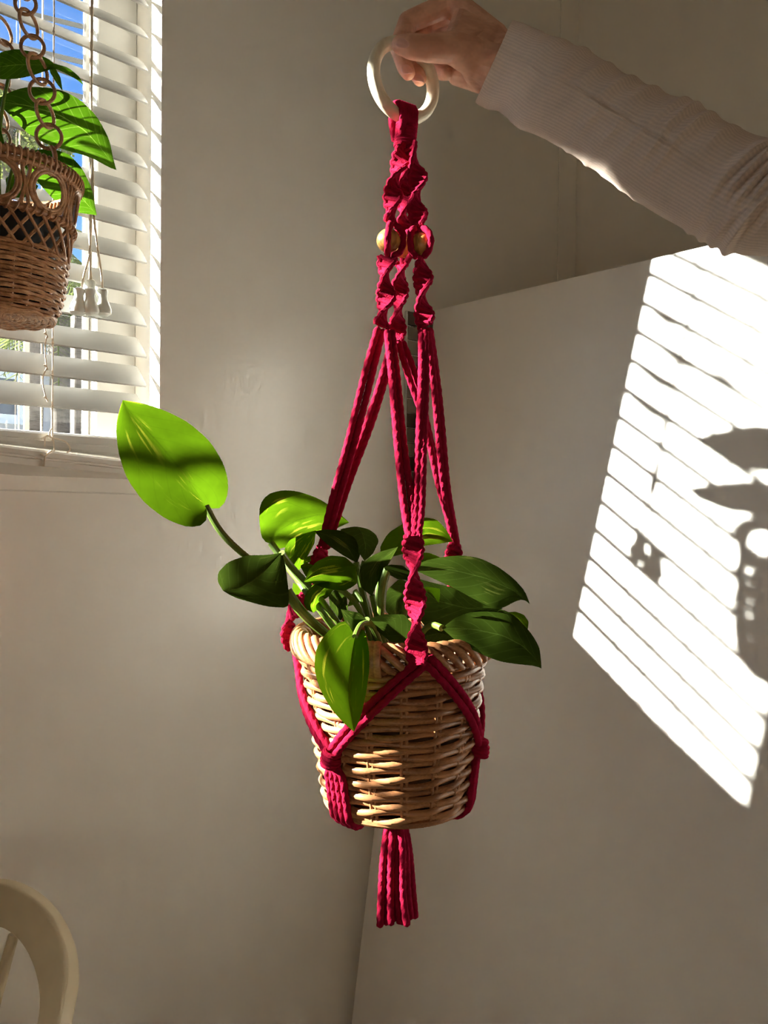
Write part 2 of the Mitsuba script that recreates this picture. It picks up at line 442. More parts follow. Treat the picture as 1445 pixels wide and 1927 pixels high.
blind_slats(blind, SB[1], sm, zc)
r_t0, r_t1 = wall_pt(0, 806, 0.012), wall_pt(215, 822, 0.012); r_b0, r_b1 = wall_pt(0, 834, 0.012), wall_pt(215, 859, 0.012)
rings = []
for s in (SB[0], -0.2, -0.1, SB[1]):
    zt, zb = along(r_t0, r_t1, s, 0)[2], along(r_b0, r_b1, s, 0)[2]
    rings.append([[s, 0.012, zb + 0.004], [s, 0.012, (zt + zb) / 2 - 0.001], [s, 0.016, (zt + zb) / 2], [s, 0.016, zt - 0.003], [s, 0.020, zt], [s, 0.045, zt + 0.003], [s, 0.052, zt - 0.003], [s, 0.052, zb], [s, 0.016, zb]])
m = skin(np.array(rings)); m.apply_transform(MW); m.fix_normals()
add('bottom_rail', m, 'mat_white', blind)
add('head_rail', wbox(SB[0], SB[1], 0.008, 0.060, ZHEAD - 0.045, ZHEAD - 0.001, 0.003), 'mat_slat', blind)


def wpath(pts, n=24):
    return curve(np.array([MW[:3, :3] @ p + MW[:3, 3] for p in pts]), n)


# ladder cords (front strings with a knot at each slat, and back strings)
zr = along(r_t0, r_t1, -0.13, 0)[2]
for px in (99, -90):
    s0 = wall_pt(px, 600, 0.012)[0]
    ms = [tube(wpath([[s0, 0.0115, ZHEAD - 0.04], [s0, 0.0115, zr - 0.012]], 60), 0.0011, 6, 3, 0.12, 900)]
    for z in zc:
        b = trimesh.creation.icosphere(1, 0.0020); b.apply_transform(MW @ trimesh.transformations.translation_matrix([s0, 0.0115, z - 0.016])); ms.append(b)
    ms.append(tube(wpath([[s0, 0.056, ZHEAD - 0.04], [s0, 0.056, zr]], 20), 0.0010, 5))
    for off in (-0.018, 0.012):
        ms.append(tube(wpath([[s0 + off - 0.012, 0.058, ZHEAD - 0.04], [s0 + off - 0.012, 0.058, zr - 0.01]], 20), 0.0010, 5))
    add('ladder_cord', cat_(ms), 'mat_cordstring', blind)
# the loose ends knotted on the rail
q = lambda px, py, d=0.008: wall_pt(px, py, d)
sa_ = [tube(wpath([q(97, 806), q(93, 820), q(112, 827), q(128, 836), q(131, 848), q(126, 852)], 30), 0.0011, 6),
       tube(wpath([q(93, 820), q(84, 822), q(78, 826)], 10), 0.0013, 6), tube(wpath([q(85, 822), q(84, 840)], 6), 0.0011, 6),
       tube(wpath([q(100, 824), q(102, 842), q(97, 848, -0.024)], 10), 0.0011, 6), tube(wpath([q(97, 848, -0.026), q(86, 858, -0.026), q(83, 870, -0.026), q(82, 878, -0.026)], 16), 0.0014, 6),
       tube(wpath([q(76, 853, -0.026), q(83, 858, -0.026)], 6), 0.0012, 6)]
add('cord_end', cat_(sa_), 'mat_cordstring', blind)
for y0 in (600, 660, 720):
    add('cord_end', cat_([tube(wpath([q(88, y0 - 28), q(87 - (y0 % 7), y0 - 10), q(88, y0 + 32)], 12), 0.0010, 5), tube(wpath([q(90, y0 + 36), q(87, y0 + 30), q(83, y0 + 26)], 8), 0.0013, 6)]), 'mat_cordstring', blind)
# pull cords with three bell tassels
for c_, pts in enumerate([[(172, -40), (171, 100), (172, 200), (172, 330), (169, 440), (168, 480), (160, 510), (153, 545)],
                          [(170, -40), (170, 100), (171, 200), (170, 330), (171, 430), (169, 490), (171, 520), (172, 548)],
                          [(174, -40), (173, 100), (172, 200), (175, 330), (178, 420), (184, 470), (190, 510), (193, 548)],
                          [(171, -40), (172, 110), (170, 210), (173, 340), (168, 440), (170, 490), (169, 515), (169, 535)]]):
    add('pull_cord', tube(wpath([wall_pt(x, y, 0.0065 + 0.0012 * (c_ % 2)) for x, y in pts], 60), 0.0016, 6, 3, 0.15, 700), 'mat_cordstring', blind)
prof = [[0.0001, 0], [0.006, 0.0], [0.0105, 0.003], [0.0115, 0.008], [0.0098, 0.015], [0.0070, 0.022], [0.0062, 0.028], [0.0076, 0.033], [0.0074, 0.036], [0.0045, 0.0385], [0.0001, 0.039]]
for x, y, d, tl in [(146, 593, -0.003, 0.06), (171, 594, -0.008, -0.03), (195, 595, -0.003, -0.05), (170, 577, 0.012, 0.0)]:
    m = lathe(prof, 24); m.apply_transform(trimesh.transformations.rotation_matrix(tl, [0, 1, 0])); m.apply_translation(wall_pt(x, y, d)); m.apply_transform(MW)
    add('tassel', m, 'mat_tassel', blind)
blind2 = thing('window_blind', 'white slatted venetian blind of the other window, left of the picture', 'blind')
sm2 = slat_mesh(WIN2[1] - WIN2[0] - 0.028)
blind_slats(blind2, WIN2[1] - 0.014, sm2, zc)
add('bottom_rail', wbox(WIN2[0] + 0.014, WIN2[1] - 0.014, 0.012, 0.052, ZSILL + 0.004, ZSILL + 0.03, 0.003), 'mat_slat', blind2)

# ------------------------------------------------------------------ cotton cords
def cord(path, r=0.0027, n=10, seg=0.0016):
    path = np.asarray(path, float)
    L = np.linalg.norm(np.diff(path, axis=0), axis=1).sum()
    return tube(curve(path, max(6, int(L / seg))), r, n, 3, 0.10, 260, round_ends=True)


def sinnet(pts, half, hw, rc, phase, view=None):
    """half-knot spiral: filler cords with two working cords wound round them, a bar in front and one behind for every knot"""
    L = np.linalg.norm(np.diff(np.asarray(pts), axis=0), axis=1).sum()
    n = max(12, int(L / 0.0011)); path = curve(pts, n)
    t, N, B = frames(path, view)
    u = np.linspace(0, L, n); phi = phase + np.pi * u / half
    e = np.cos(phi)[:, None] * N + np.sin(phi)[:, None] * B; g = -np.sin(phi)[:, None] * N + np.cos(phi)[:, None] * B
    ms = []
    th = np.linspace(0, 2 * np.pi, 14, endpoint=False)
    rings = path[:, None] + (hw * 0.86) * np.cos(th)[None, :, None] * e[:, None] + (rc * 0.85) * np.sin(th)[None, :, None] * g[:, None]
    ms.append(skin(rings))
    kp = 0.0050
    for s in (-1, 1):
        off = hw * (1 + 0.10 * np.cos(2 * np.pi * u / kp))
        ms.append(tube(path + s * off[:, None] * e, rc * (1 + 0.10 * np.cos(2 * np.pi * u / kp)), 8))
    k = 0
    at = lambda arr, x: np.array([np.interp(x, u, arr[:, c]) for c in range(3)])
    x = kp * 0.5
    while x < L - kp * 0.3:
        for s in (-1, 1):
            pts_ = []
            for w in np.linspace(-1, 1, 9):
                xx = x + 0.0021 * w * s
                ee, gg = at(e, xx), at(g, xx); ee /= np.linalg.norm(ee); gg /= np.linalg.norm(gg)
                pts_.append(at(path, xx) + ee * w * hw * 0.98 + gg * s * rc * (0.25 + 0.55 * math.sqrt(max(0, 1 - w * w * 0.96))))
            ms.append(tube(np.array(pts_), rc * 0.80, 8))
        x += kp
    return cat_(ms)


def lump(c, ax, rx, rz, rc, seed):
    """a tight knot: cords wound about an axis and crossing bars"""
    ax = np.asarray(ax, float) / np.linalg.norm(ax)
    a = np.cross(ax, [0.3, 1, 0.1]); a /= np.linalg.norm(a); b = np.cross(ax, a)
    ms = [trimesh.creation.icosphere(2, 1.0)]
    M = np.eye(4); M[:3, 0] = a * rx * 0.85; M[:3, 1] = b * rx * 0.85; M[:3, 2] = ax * rz; M[:3, 3] = c
    ms[0].apply_transform(M)
    for k in range(4):
        z = (k - 1.5) * rz * 0.55
        th = np.linspace(0, 2 * np.pi, 25)[:-1] + seed + k
        r = rx * (0.95 - 0.10 * abs(k - 1.5))
        pth = np.asarray(c) + r * np.cos(th)[:, None] * a + r * np.sin(th)[:, None] * b + (z + 0.35 * rc * np.sin(th + k))[:, None] * ax
        ms.append(tube(pth, rc * 0.9, 8, closed=True, up=ax))
    return cat_(ms)


# ------------------------------------------------------------------ the wicker basket in the middle
BC = P(737, 1190, 0.62); BX, BY = BC[0], BC[1]
Z_RIM = P(740, 1214, 0.545)[2]; Z_BOT = P(742, 1562, 0.563)[2]
R_RIM, R_BOT = 0.0755, 0.0560
AXS = (P(745, 1500, 0.62)[0] - BX) / (Z_RIM - Z_BOT)          # the small lean of the axis


def bp(th, z, r):
    """a point round the basket: angle from the side that faces the camera, height, radius"""
    th, z, r = np.broadcast_arrays(np.asarray(th, float), z, r)
    return np.stack([BX + AXS * (Z_RIM - z) + r * np.sin(th), BY - r * np.cos(th), z], -1)


def br(z): return R_BOT + (R_RIM - R_BOT) * np.clip((np.asarray(z) - Z_BOT) / (Z_RIM - Z_BOT), 0, 1)


basket = thing('wicker_basket', 'tapered natural wicker basket planter held in the red macrame hanger', 'basket')
NS = 16
zt_ = Z_RIM - 0.017
rows = 22
pitch = (zt_ - Z_BOT - 0.003) / rows
rng = random.Random(11)
for i in range(rows):
    z = Z_BOT + 0.003 + pitch * (i + 0.5)
    th = np.linspace(0, 2 * np.pi, 193)[:-1]
    ph = rng.uniform(-0.12, 0.12)
    wob = 0.0007 * np.sin(3 * th + i) + 0.0004 * np.sin(7 * th + 2 * i)
    zz_ = z + wob + 0.10 * pitch * np.sin(NS / 2 * th + i * np.pi + ph)
    r = br(zz_) + 0.0017 * np.cos(NS / 2 * th + i * np.pi + ph)
    ms = [tube(bp(th, zz_, r), 0.49 * pitch, 8, closed=True, up=[0, 0, 1], ab=(1.0, 0.85))]
    put('weaver', mikit.ply(cat_(ms), f'mat_wicker_{rng.choice([0, 0, 1, 2])}', smooth=50), basket)
for j in range(NS):
    th0 = (j + 0.25) * 2 * np.pi / NS
    z = np.linspace(Z_BOT + 0.001, zt_ + 0.004, 14)
    put('stake', mikit.ply(cat_([tube(bp(th0 + d / br(z), z, br(z)), 0.0013, 7, up=[1, 0, 0]) for d in (-0.0019, 0.0019)]), f'mat_wicker_{j % 3}', smooth=50), basket)
# rolled border: slanting strands laid over from the inside
NR = 44
for j in range(NR):
    w = np.linspace(0, 1, 18)
    th = j * 2 * np.pi / NR + 0.66 * w
    po = np.radians(200 - 300 * w)                           # from the inside over the top to the outside
    r = R_RIM - 0.0015 + 0.0052 * np.cos(po); z = Z_RIM - 0.0108 + 0.0095 * np.sin(po)
    put('rim_strand', mikit.ply(tube(bp(th, z, r), 0.0029 * np.clip(np.sin(np.pi * (0.12 + 0.80 * w)) * 1.5, 0.3, 1), 8), f'mat_wicker_{j % 3}', smooth=50), basket)
ths = math.asin((702 - 737) / 179)
for j in range(3):
    w = np.linspace(0, 1, 14); po = np.radians(120 - 210 * w)
    put('rim_binding', mikit.ply(tube(bp(ths + (j - 1) * 0.055 + 0 * w, Z_RIM - 0.0108 + 0.0122 * np.sin(po), R_RIM - 0.0008 + 0.0078 * np.cos(po)), 0.0028, 7, ab=(0.5, 1.0), up=[0, 0, 1]), f'mat_wicker_{j % 3}', smooth=50), basket)
th = np.linspace(0, 2 * np.pi, 97)[:-1]
ms = [tube(bp(th, Z_BOT + 0.002, R_BOT * f), 0.0026, 7, closed=True, up=[0, 0, 1]) for f in np.linspace(0.08, 1.0, 11)]
put('base', mikit.ply(cat_(ms), 'mat_wicker_1', smooth=50), basket)
# the plant's own pot stands inside
pot = thing('nursery_pot', 'dark brown nursery pot standing inside the wicker basket', 'pot')
zi = np.array([Z_BOT + 0.006, Z_RIM - 0.022])
pr = [[0.0001, 0], [R_BOT - 0.007, 0], [R_RIM - 0.012, zi[1] - zi[0]], [R_RIM - 0.0135, zi[1] - zi[0]], [R_BOT - 0.0085, 0.002], [0.0001, 0.002]]
m = lathe(pr, 40); sh = np.eye(4); sh[0, 2] = -AXS; m.apply_transform(sh); m.apply_translation([BX + AXS * (Z_RIM - zi[0]), BY, zi[0]])
add('body', m, 'mat_brownpot', pot)
so = trimesh.creation.icosphere(3, 1.0); so.apply_scale([R_RIM - 0.0145, R_RIM - 0.0145, 0.006]); so.apply_translation([BX + AXS * 0.03, BY, Z_RIM - 0.034])
so.vertices += (np.array(mikit.meshkit.noise(so.vertices * 160))[:, None] - 0.5) * [0, 0, 0.004]
add('soil', so, 'mat_soil', pot)

# ------------------------------------------------------------------ macrame hanger
hang = thing('macrame_hanger', 'dark red cotton macrame plant hanger with wooden ring, beads and tassel', 'plant hanger')
rc0 = P(760, 152, 0.62)
th = np.linspace(0, 2 * np.pi, 97)[:-1]
ra = math.radians(33)
ringx = np.array([math.cos(ra), math.sin(ra), 0]); R_RING = 0.0289
pth = rc0 + R_RING * (np.cos(th)[:, None] * ringx + np.sin(th)[:, None] * np.array([0.02, 0, 1.0]))
nrm = np.cross(ringx, [0, 0, 1.0])
add('ring', tube(pth, 0.0050, 18, closed=True, up=nrm, ab=(1.15, 1.0)), 'mat_ring', hang)
# cords folded over the bottom of the ring, bound by a wrap
ms = []
bot = rc0 - np.array([0, 0, R_RING])
rx = ringx
for j in range(7):
    o = (j - 3) * 0.0024
    pts = [bot + rx * o * 0.75 - nrm * s_ + np.array([0, 0, z_]) for s_, z_ in ((0.0042, -0.020), (0.0072, -0.008), (0.0078, 0.002), (0.0045, 0.0078), (-0.0035, 0.0078), (-0.0074, 0.001), (-0.0068, -0.008), (-0.0042, -0.020))]
    pts = [p_ + rx * o * 0.30 * max(0, 1 - abs(k_ - 3.5) / 3.5) for k_, p_ in enumerate(pts)]
    ms.append(cord(np.array(pts), 0.0024))
add('fold', cat_(ms), 'mat_cotton', hang)
wr0, wr1 = P(766, 232, 0.62), P(761, 276, 0.62)
h_ = np.linspace(0, 1, 260); tw = h_ * 2 * np.pi * 8
wp = wr0 + (wr1 - wr0) * h_[:, None] + 0.0066 * (np.cos(tw)[:, None] * np.array([1.1, 0, 0]) + np.sin(tw)[:, None] * np.array([0, 1.0, 0]))
core = tube(np.array([wr0, wr1]), 0.0060, 16)
add('wrap', cat_([tube(wp, 0.0019, 8), core]), 'mat_cotton', hang)

ARM = {}
A_ = lambda l, t0, t1: [P(x, y, t0 + (t1 - t0) * i / (len(l) - 1)) for i, (x, y) in enumerate(l)]
HW, RC, HALF = 0.0060, 0.0020, 0.031
specs = [('a', [(761, 276), (752, 310), (742, 345), (738, 390), (735, 422)], (731, 453), [(729, 484), (725, 520), (727, 550), (721, 590), (718, 614)], 0.618, 0.598, 0.3),
         ('b', [(765, 280), (764, 320), (761, 360), (759, 400), (760, 436)], (762, 467), [(757, 498), (752, 540), (750, 570), (748, 605), (745, 640)], 0.626, 0.648, 1.3),
         ('c', [(768, 276), (781, 310), (786, 345), (783, 380), (787, 410), (789, 430)], (793, 460), [(791, 488), (796, 530), (794, 555), (798, 590), (800, 614)], 0.616, 0.598, 2.0)]
for nm, up_, bd, lo_, t0, t1, ph in specs:
    tm = t0 + (t1 - t0) * 0.55
    add('spiral_sinnet', sinnet(A_(up_, t0, tm), HALF, HW, RC, ph), 'mat_cotton', hang)
    add('spiral_sinnet', sinnet(A_(lo_, tm, t1), HALF, HW, RC, ph + 1.2), 'mat_cotton', hang)
    b = trimesh.creation.icosphere(4, 0.0094); b.apply_scale([1, 1, 0.97]); b.apply_translation(P(*bd, tm))
    add('bead', b, 'mat_bead', hang, smooth=True)
    c0 = P(*bd, tm); e0, e1_ = P(*up_[-1], tm), P(*lo_[0], tm)
    ms = []
    for an in {'a': (-1.62, 0.15), 'b': (-0.9, 2.4), 'c': (-2.45, -0.95)}[nm]:
        dv = np.array([math.cos(an), math.sin(an), 0])
        ms.append(cord(np.array([e0 + dv * 0.003, e0 * 0.6 + c0 * 0.4 + dv * 0.0098, c0 + dv * 0.0118, e1_ * 0.6 + c0 * 0.4 + dv * 0.0098, e1_ + dv * 0.003]), 0.0026))
    ms.append(tube(np.array([e0, e1_]), 0.0022, 8))
    add('bead_cord', cat_(ms), 'mat_cotton', hang)

TF, TL, TR = 0.545, 0.640, 0.676
loose = [([(712, 614), (690, 690), (655, 830), (620, 960), (603, 1035)], 0.598, TL), ([(721, 618), (701, 700), (668, 830), (631, 960), (609, 1035)], 0.600, TL),
         ([(738, 640), (721, 700), (689, 800), (652, 900), (631, 965), (612, 1035)], 0.648, TL), ([(745, 645), (729, 700), (698, 800), (660, 900), (638, 965), (614, 1035)], 0.650, TL),
         ([(728, 620), (738, 720), (750, 860), (765, 985), (772, 1022)], 0.596, TF), ([(737, 620), (748, 720), (764, 870), (778, 985), (776, 1022)], 0.598, TF),
         ([(793, 618), (793, 700), (787, 850), (781, 985), (778, 1022)], 0.597, TF), ([(800, 620), (801, 720), (796, 860), (790, 985), (783, 1022)], 0.596, TF),
         ([(749, 640), (766, 700), (800, 800), (827, 920), (845, 985), (852, 1026)], 0.648, TR), ([(756, 640), (776, 690), (790, 740), (835, 930), (850, 990), (855, 1026)], 0.652, TR),
         ([(804, 616), (814, 700), (825, 820), (838, 940), (848, 990), (857, 1026)], 0.600, TR), ([(808, 616), (819, 690), (833, 820), (845, 940), (854, 990), (860, 1026)], 0.602, TR)]
for l, t0, t1 in loose:
    add('cord', cord(A_(l, t0, t1), 0.0028), 'mat_cotton', hang)
THF, THL, THR = math.radians(16), math.radians(-104), math.radians(136)
ZK = P(622, 1425, 0.575)[2]
zk2 = P(893, 1412, 0.60)[2]
rim_out = R_RIM + 0.0115
fr_ = [P(777, 1008, TF), P(778, 1060, TF), P(780, 1110, TF - 0.002), P(783, 1165, TF - 0.004), P(783, 1205, TF - 0.007), P(785, 1252, 0.5335)]
lf_ = [P(604, 1028, TL), P(600, 1070, TL), P(582, 1120, TL), bp(THL, Z_RIM + 0.004, rim_out), bp(THL, Z_RIM - 0.022, rim_out - 0.003)]
rt_ = [P(855, 1018, TR), P(853, 1060, TR), P(856, 1130, TR), bp(THR, Z_RIM + 0.004, rim_out), bp(THR, Z_RIM - 0.022, rim_out - 0.003)]
for pts, ph in ((fr_, 0.9), (lf_, 0.2), (rt_, 0.4)):
    add('spiral_sinnet', sinnet(np.array(pts), 0.036, HW * 0.98, RC, ph), 'mat_cotton', hang)


def on_basket(t0, z0, t1, z1, lift, n=24, side=0.0):
    w = np.linspace(0, 1, n); z = z0 + (z1 - z0) * w; t = t0 + (t1 - t0) * w
    r = br(z) + lift + 0.004 * np.exp(-(w / 0.16) ** 2)
    p_ = bp(t, z, r); d = np.gradient(p_, axis=0); d /= np.linalg.norm(d, axis=1, keepdims=True)
    nr = np.stack([np.sin(t), -np.cos(t), 0 * t], 1); sd_ = np.cross(d, nr)
    return p_ + side * sd_


KN = {'l': (math.radians(-44), ZK), 'r': (math.radians(76), zk2), 'b': (math.radians(196), ZK)}
split = [(THF, fr_[-1][2] + 0.003, 'l'), (THF, fr_[-1][2] + 0.003, 'r'), (THL, Z_RIM - 0.02, 'l'), (THL - 2 * np.pi + 2 * np.pi, Z_RIM - 0.02, 'b_'), (THR, Z_RIM - 0.02, 'r'), (THR, Z_RIM - 0.02, 'b')]
for t0, z0, k_ in split:
    t1, z1 = KN['b'] if k_ == 'b_' else KN[k_]
    if k_ == 'b_': t1 -= 2 * np.pi
    for sd_ in (-0.0029, 0.0029):
        add('cord', cord(on_basket(t0, z0, t1, z1 + 0.003, 0.0052, side=sd_), 0.0028), 'mat_cotton', hang)
for k_ in 'lrb':
    t1, z1 = KN[k_]
    c_ = bp(t1, z1, br(z1) + 0.0058)
    add('knot', lump(c_, [0.25 * math.cos(t1), 0.25 * math.sin(t1), 1], 0.0066, 0.0062, 0.0026, t1), 'mat_cotton', hang)
    for j, o in enumerate((-0.0078, -0.0026, 0.0026, 0.0078)):
        zz_ = np.linspace(z1 - 0.004, Z_BOT + 0.004, 9); w = np.linspace(0, 1, 9)
        spread = np.minimum(1, 0.35 + 2.5 * w)
        p_ = bp(t1 + o * spread / br(zz_), zz_, br(zz_) + 0.0046)
        under = [bp(t1 + o * 1.05 / R_BOT, Z_BOT - 0.0005, R_BOT + 0.0022), bp(t1 + o * 0.9 / R_BOT, Z_BOT - 0.0052, R_BOT - 0.004), bp(t1, Z_BOT - 0.0062, R_BOT * 0.5), bp(t1, Z_BOT - 0.0075, 0.005)]
        add('cord', cord(np.vstack([p_, np.array(under)]), 0.0028), 'mat_cotton', hang)
gc = bp(0, Z_BOT - 0.009, 0.0)
add('gathering_knot', cat_([tube(np.array([gc + [0, 0, 0.006], gc - [0, 0, 0.004]]), 0.0085, 14)] + [tube(gc + 0.0078 * np.stack([np.cos(th), np.sin(th), 0 * th], 1) - [0, 0, 0.0045 * j - 0.003], 0.0026, 8, closed=True, up=[0, 0, 1]) for j in range(3)]), 'mat_cotton', hang)
rng = random.Random(3)
zt2 = P(742, 1742, 0.62)[2]
for j in range(13):
    a = j * 2.399; rr_ = math.sqrt((j + 0.4) / 13)
    b_ = gc + np.array([math.cos(a) * 0.0065 * rr_, math.sin(a) * 0.0065 * rr_, -0.006])
    e_ = np.array([gc[0] + 0.003 + math.cos(a) * 0.0178 * rr_, gc[1] + math.sin(a) * 0.0115 * rr_, zt2 + rng.uniform(-0.0035, 0.005)])
    m1 = b_ * 0.75 + e_ * 0.25 + np.array([math.cos(a), math.sin(a), 0]) * 0.002; m2 = b_ * 0.35 + e_ * 0.65 + np.array([rng.uniform(-.0015, .0015), 0, 0])
    add('tassel_strand', cord(np.array([b_, m1, m2, e_]), 0.0030), 'mat_cotton', hang)

# ------------------------------------------------------------------ leaves
def leaf(key, left, mid, right, tm, dl, dr, bulge=0.0, mat_='mat_pothos', name='leaf', nu=26, nv=7, wave=0.0):
    """a blade between three polylines given as places of the photograph; tm: depths along the midrib; dl, dr: how much deeper the two edges lie at the widest"""
    l, m, r = (polyline(np.array(q, float), 60) for q in (left, mid, right))
    def sm(a):
        d = np.r_[0, np.cumsum(np.linalg.norm(np.diff(np.array(a, float), axis=0), axis=1))]
        return CubicSpline(d / d[-1], np.array(a, float), bc_type='natural')(np.linspace(0, 1, nu))
    def soft(a):
        q = polyline(np.array(a, float), nu * 4); k = np.ones(9) / 9
        qq = np.stack([np.convolve(np.pad(q[:, c], 4, 'edge'), k, 'valid') for c in (0, 1)], 1); qq[0], qq[-1] = a[0], a[-1]
        return polyline(qq, nu)
    l, m, r = soft(left), soft(mid), soft(right)
    wmax = max(np.linalg.norm(l - m, axis=1).max(), np.linalg.norm(r - m, axis=1).max())
    u = np.linspace(0, 1, nu); t = np.interp(u, np.linspace(0, 1, len(tm)), tm)
    V, UV = [], []
    vs = np.r_[np.linspace(-1, 0, nv), np.linspace(0, 1, nv)[1:]]
    for i in range(nu):
        for v in vs:
            e = l[i] if v < 0 else r[i]; a = abs(v)
            px = m[i] + (e - m[i]) * a
            wl = np.linalg.norm(e - m[i]) / wmax
            d = (dl if v < 0 else dr) * wl * a + bulge * wl * (a - a * a) * 4 * (1 if bulge else 0) + wave * wl * a * math.sin(u[i] * 9 + (2 if v < 0 else 0))
            V.append(P(px[0], px[1], t[i] + d)); UV.append([u[i], (v + 1) / 2])
    n = len(vs); F = []
    for i in range(nu - 1):
        for j in range(n - 1):
            a, b, c, d = i * n + j, i * n + j + 1, (i + 1) * n + j + 1, (i + 1) * n + j
            F += [[a, b, c], [a, c, d]]
    return add(name, trimesh.Trimesh(V, F, process=False), mat_, key, smooth=True, uv=np.array(UV))


def stem(key, pts, r, mat_='mat_stem'):
    return add('stem', tube(curve(np.array([P(*p_) for p_ in pts]), 24), np.linspace(r, r * 0.8, 24), 10), mat_, key)


plant = thing('pothos', 'trailing pothos with variegated heart shaped leaves growing out of the wicker basket', 'plant')
L = lambda *a, **k_: leaf(plant, *a, **k_)
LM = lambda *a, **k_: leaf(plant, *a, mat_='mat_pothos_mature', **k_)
# 1 the large raised leaf at the left, lit from behind
L([(387, 950), (392, 968), (386, 989), (352, 993), (310, 976), (270, 945), (238, 900), (222, 850), (218, 805), (223, 775), (231, 753)],
  [(387, 950), (345, 890), (300, 835), (262, 795), (242, 772), (231, 753)],
  [(387, 950), (403, 962), (416, 957), (428, 938), (430, 905), (420, 870), (395, 830), (355, 795), (310, 772), (265, 758), (231, 753)], [0.605, 0.60, 0.60], -0.028, 0.042, 0.004)
L([(510, 1024), (493, 1018), (488, 985), (488, 950), (502, 930), (530, 922), (560, 924), (600, 938), (630, 958), (657, 983)],
  [(510, 1024), (522, 1000), (558, 979), (600, 968), (632, 972), (657, 983)],
  [(510, 1024), (520, 1034), (545, 1028), (575, 1012), (602, 1002), (630, 996), (657, 983)], [0.64, 0.65, 0.66], -0.020, 0.02, 0.004)
L([(548, 1073), (538, 1062), (535, 1032), (545, 1016), (572, 1004), (594, 998)], [(548, 1073), (556, 1045), (575, 1015), (594, 998)], [(548, 1073), (562, 1075), (577, 1050), (592, 1022), (594, 998)], [0.635, 0.64, 0.645], -0.012, 0.016)
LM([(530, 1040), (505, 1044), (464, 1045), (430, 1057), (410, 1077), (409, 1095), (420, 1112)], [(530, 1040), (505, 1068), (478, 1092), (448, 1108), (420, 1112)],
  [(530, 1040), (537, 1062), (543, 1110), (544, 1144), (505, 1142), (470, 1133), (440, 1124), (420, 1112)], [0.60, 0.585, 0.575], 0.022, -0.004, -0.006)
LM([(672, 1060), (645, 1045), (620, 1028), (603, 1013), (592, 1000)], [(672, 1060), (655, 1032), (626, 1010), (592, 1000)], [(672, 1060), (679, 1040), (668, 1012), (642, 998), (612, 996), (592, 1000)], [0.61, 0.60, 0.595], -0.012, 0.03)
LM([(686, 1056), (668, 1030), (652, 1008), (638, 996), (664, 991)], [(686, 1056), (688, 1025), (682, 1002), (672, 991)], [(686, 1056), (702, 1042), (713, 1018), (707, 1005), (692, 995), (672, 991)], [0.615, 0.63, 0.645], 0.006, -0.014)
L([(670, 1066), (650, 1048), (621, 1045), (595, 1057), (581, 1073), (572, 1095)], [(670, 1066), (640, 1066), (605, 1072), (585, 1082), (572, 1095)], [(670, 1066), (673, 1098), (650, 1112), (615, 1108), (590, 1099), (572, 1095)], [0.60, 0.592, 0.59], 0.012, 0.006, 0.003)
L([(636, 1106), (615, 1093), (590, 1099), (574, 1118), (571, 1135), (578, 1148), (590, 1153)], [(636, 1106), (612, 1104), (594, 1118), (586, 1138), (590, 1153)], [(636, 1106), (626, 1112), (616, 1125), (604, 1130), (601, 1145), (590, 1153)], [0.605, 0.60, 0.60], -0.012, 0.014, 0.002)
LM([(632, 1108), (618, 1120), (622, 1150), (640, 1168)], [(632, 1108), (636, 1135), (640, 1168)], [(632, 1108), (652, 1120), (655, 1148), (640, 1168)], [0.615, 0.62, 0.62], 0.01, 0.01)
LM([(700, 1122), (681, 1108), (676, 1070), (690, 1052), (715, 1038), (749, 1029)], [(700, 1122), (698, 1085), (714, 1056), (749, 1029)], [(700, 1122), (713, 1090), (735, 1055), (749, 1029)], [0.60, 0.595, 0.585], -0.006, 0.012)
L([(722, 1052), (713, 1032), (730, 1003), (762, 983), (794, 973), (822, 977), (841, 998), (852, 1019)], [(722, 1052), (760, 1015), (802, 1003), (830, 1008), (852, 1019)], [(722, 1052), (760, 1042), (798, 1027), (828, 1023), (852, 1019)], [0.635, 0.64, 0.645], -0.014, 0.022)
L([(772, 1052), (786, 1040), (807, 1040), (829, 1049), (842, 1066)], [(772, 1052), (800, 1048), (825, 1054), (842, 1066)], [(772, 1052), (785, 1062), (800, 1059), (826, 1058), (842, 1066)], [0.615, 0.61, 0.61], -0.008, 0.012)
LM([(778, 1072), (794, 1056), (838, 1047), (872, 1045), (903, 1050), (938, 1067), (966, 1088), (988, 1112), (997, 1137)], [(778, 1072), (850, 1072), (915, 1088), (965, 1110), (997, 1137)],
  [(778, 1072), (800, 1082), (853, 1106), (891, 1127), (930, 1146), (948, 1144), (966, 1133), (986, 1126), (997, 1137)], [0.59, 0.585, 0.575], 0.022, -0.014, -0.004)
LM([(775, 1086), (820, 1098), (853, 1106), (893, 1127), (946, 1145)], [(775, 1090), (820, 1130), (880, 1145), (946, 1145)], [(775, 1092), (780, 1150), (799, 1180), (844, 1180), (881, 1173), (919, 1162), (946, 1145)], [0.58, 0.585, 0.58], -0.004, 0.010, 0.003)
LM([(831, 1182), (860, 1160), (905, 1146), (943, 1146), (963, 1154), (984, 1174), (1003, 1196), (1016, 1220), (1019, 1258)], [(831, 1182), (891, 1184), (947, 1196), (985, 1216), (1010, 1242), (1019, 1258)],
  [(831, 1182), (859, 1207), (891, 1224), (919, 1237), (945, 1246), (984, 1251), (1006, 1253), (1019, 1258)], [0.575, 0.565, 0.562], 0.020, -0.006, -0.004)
L([(958, 1152), (970, 1151), (986, 1157), (995, 1170), (993, 1184)], [(958, 1152), (978, 1162), (993, 1184)], [(958, 1152), (966, 1168), (978, 1180), (993, 1184)], [0.60, 0.60, 0.60], 0.006, 0.006)
